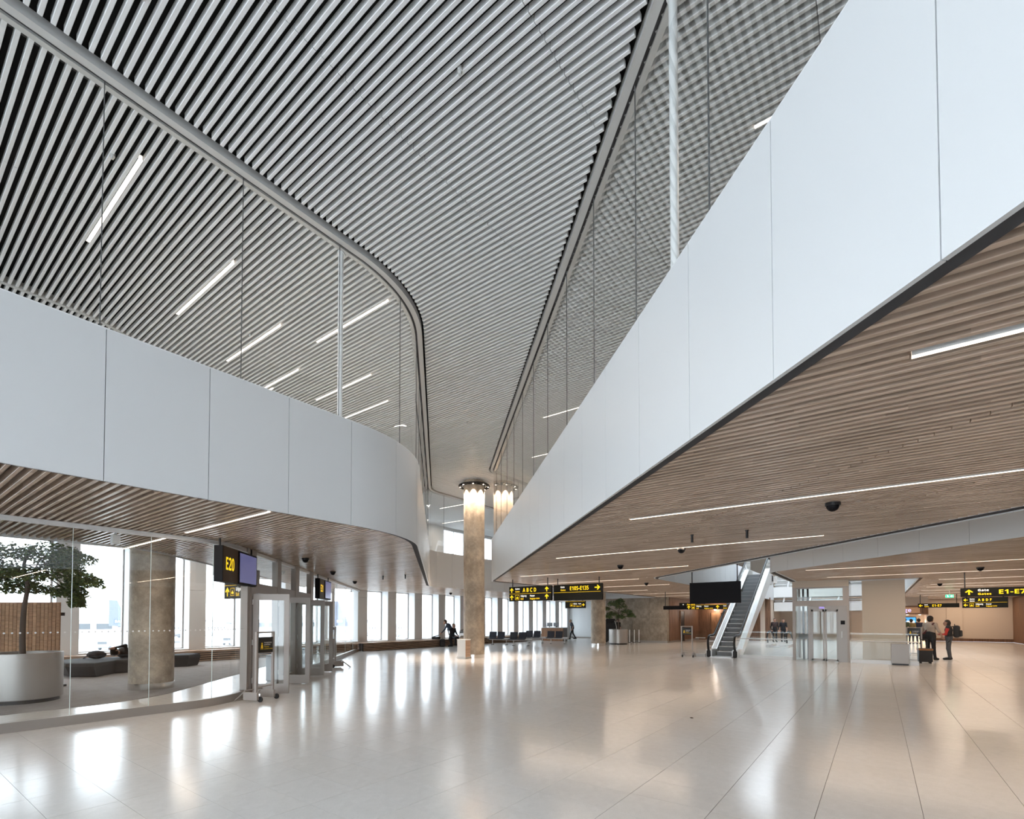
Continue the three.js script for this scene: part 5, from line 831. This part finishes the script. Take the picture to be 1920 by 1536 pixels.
// ---------------------------------------------------------------- airfield outside the windows
{
  const ap = structure('apron_ground', 'pale concrete apron outside the windows', 'ground'); part(ap, 'slab', lim(-700, 200, -5.6, -5.2, 60, -500), std({ color: lin(0.42, 0.42, 0.42), roughness: 0.9 }));
  const pale = std({ color: lin(0.34, 0.36, 0.40), roughness: 0.6 }), tint = std({ color: lin(0.15, 0.17, 0.22), roughness: 0.5 }), whiteO = std({ color: lin(0.6, 0.6, 0.62), roughness: 0.5 }), dark = std({ color: lin(0.1, 0.11, 0.12), roughness: 0.4 });
  const airliner = (label, x, z, turn) => {
    const o = thing('airliner', label, 'aircraft', [x, -5.2, z], turn);
    part(o, 'fuselage', lathe([[0.02, -18], [0.9, -14], [1.95, -8], [2, 10], [1.5, 14.5], [0.7, 17], [0.02, 18]], 32).rotateX(Math.PI / 2).translate(0, 3.6, 0), whiteO);
    const fin = new THREE.Shape([[-17.5, 5], [-12.5, 4.6], [-15.8, 12.2], [-17.6, 12.2]].map((p) => new THREE.Vector2(...p))); const f = part(o, 'tail_fin', uvm(flat(new THREE.ExtrudeGeometry(fin, { depth: 0.3, bevelEnabled: false }).rotateY(-Math.PI / 2).translate(0.15, 0, 0))), tint);
    const t = canvas(256, 128, (g) => txt(g, 'SAS', 20, 64, 110, '#ffffff', 1.0), '#5b6a8c'); for (const s of [-1, 1]) part(f, 'tail_letters', new THREE.PlaneGeometry(2.4, 1.2).rotateY(s * Math.PI / 2).translate(s * 0.19, 6.2, -15.2), std({ map: t, roughness: 0.5 }));
    for (const s of [-1, 1]) { const wg = new THREE.Shape([[0, 2], [s * 15, -4], [s * 15, -5.5], [0, -3.5]].map((p) => new THREE.Vector2(...p))); part(o, 'wing', uvm(flat(new THREE.ExtrudeGeometry(wg, { depth: 0.35, bevelEnabled: false }).rotateX(Math.PI / 2).translate(0, 3, 0))), pale); part(o, 'engine', cyl(0.9, 1.0, 3, 0, 0, 0, 20).rotateX(Math.PI / 2).translate(s * 5.2, 2, -1), pale); part(o, 'tailplane', bx(5, 0.2, 1.8, s * 2.8, 4.4, -15.5), pale); part(o, 'wheel_leg', rod([s * 2, 0, 1], [s * 2, 2.4, 1], 0.3), dark); }
    part(o, 'nose_leg', rod([0, 0, 13], [0, 2, 13], 0.2), dark);
    for (let k = 0; k < 24; k++) part(o, 'window_row', bx(4.06, 0.35, 0.3, 0, 4.2, -9 + k * 0.85), dark);
  };
  airliner('airliner with a blue tail fin outside the lounge window', -169, -61, 2.88); airliner('airliner beyond the windows right of the gate doors', -120, -100, 2.4);
  const b = thing('pier_building', 'long low white airport building across the apron', 'building', [-235, -5.2, -60]); part(b, 'wall', bx(14, 6.2, 230, 0, 3.1, 0), whiteO); part(b, 'roof', bx(15, 0.5, 232, 0, 6.4, 0), pale); for (let k = 0; k < 36; k++) part(b, 'window', bx(0.2, 2.0, 4.6, 7.05, 4.2, -110 + k * 6.3), dark); for (let k = 0; k < 9; k++) part(b, 'roof_plant', bx(5, 1.8, 7, 0, 7.5, -100 + k * 25), pale);
  for (const [x, z, l] of [[-140, -36, 'service van nearest the lounge on the apron'], [-150, -46, 'service van below the blue tail fin'], [-140, -62, 'service van seen between the lounge column and the doors'], [-95, -80, 'service van beyond the doors on the apron']]) { const v = thing('service_van', l, 'van', [x, -5.2, z], 0.8, 'service vans on the apron'); part(v, 'body', rb(2.2, 1.9, 4.2, 0, 1.4, -0.5, 0.2), whiteO); part(v, 'cab', rb(2.1, 1.5, 1.6, 0, 1.2, 2.2, 0.3), pale); part(v, 'windscreen', bx(1.8, 0.6, 0.1, 0, 1.6, 2.98), dark); for (const s of [-1, 1]) for (const q of [-1.6, 2]) part(v, 'wheel', new THREE.CylinderGeometry(0.4, 0.4, 0.3, 16).toNonIndexed().rotateZ(Math.PI / 2).translate(s, 0.4, q), dark); }
}

shade(scene);
renderer.render(scene, camera);
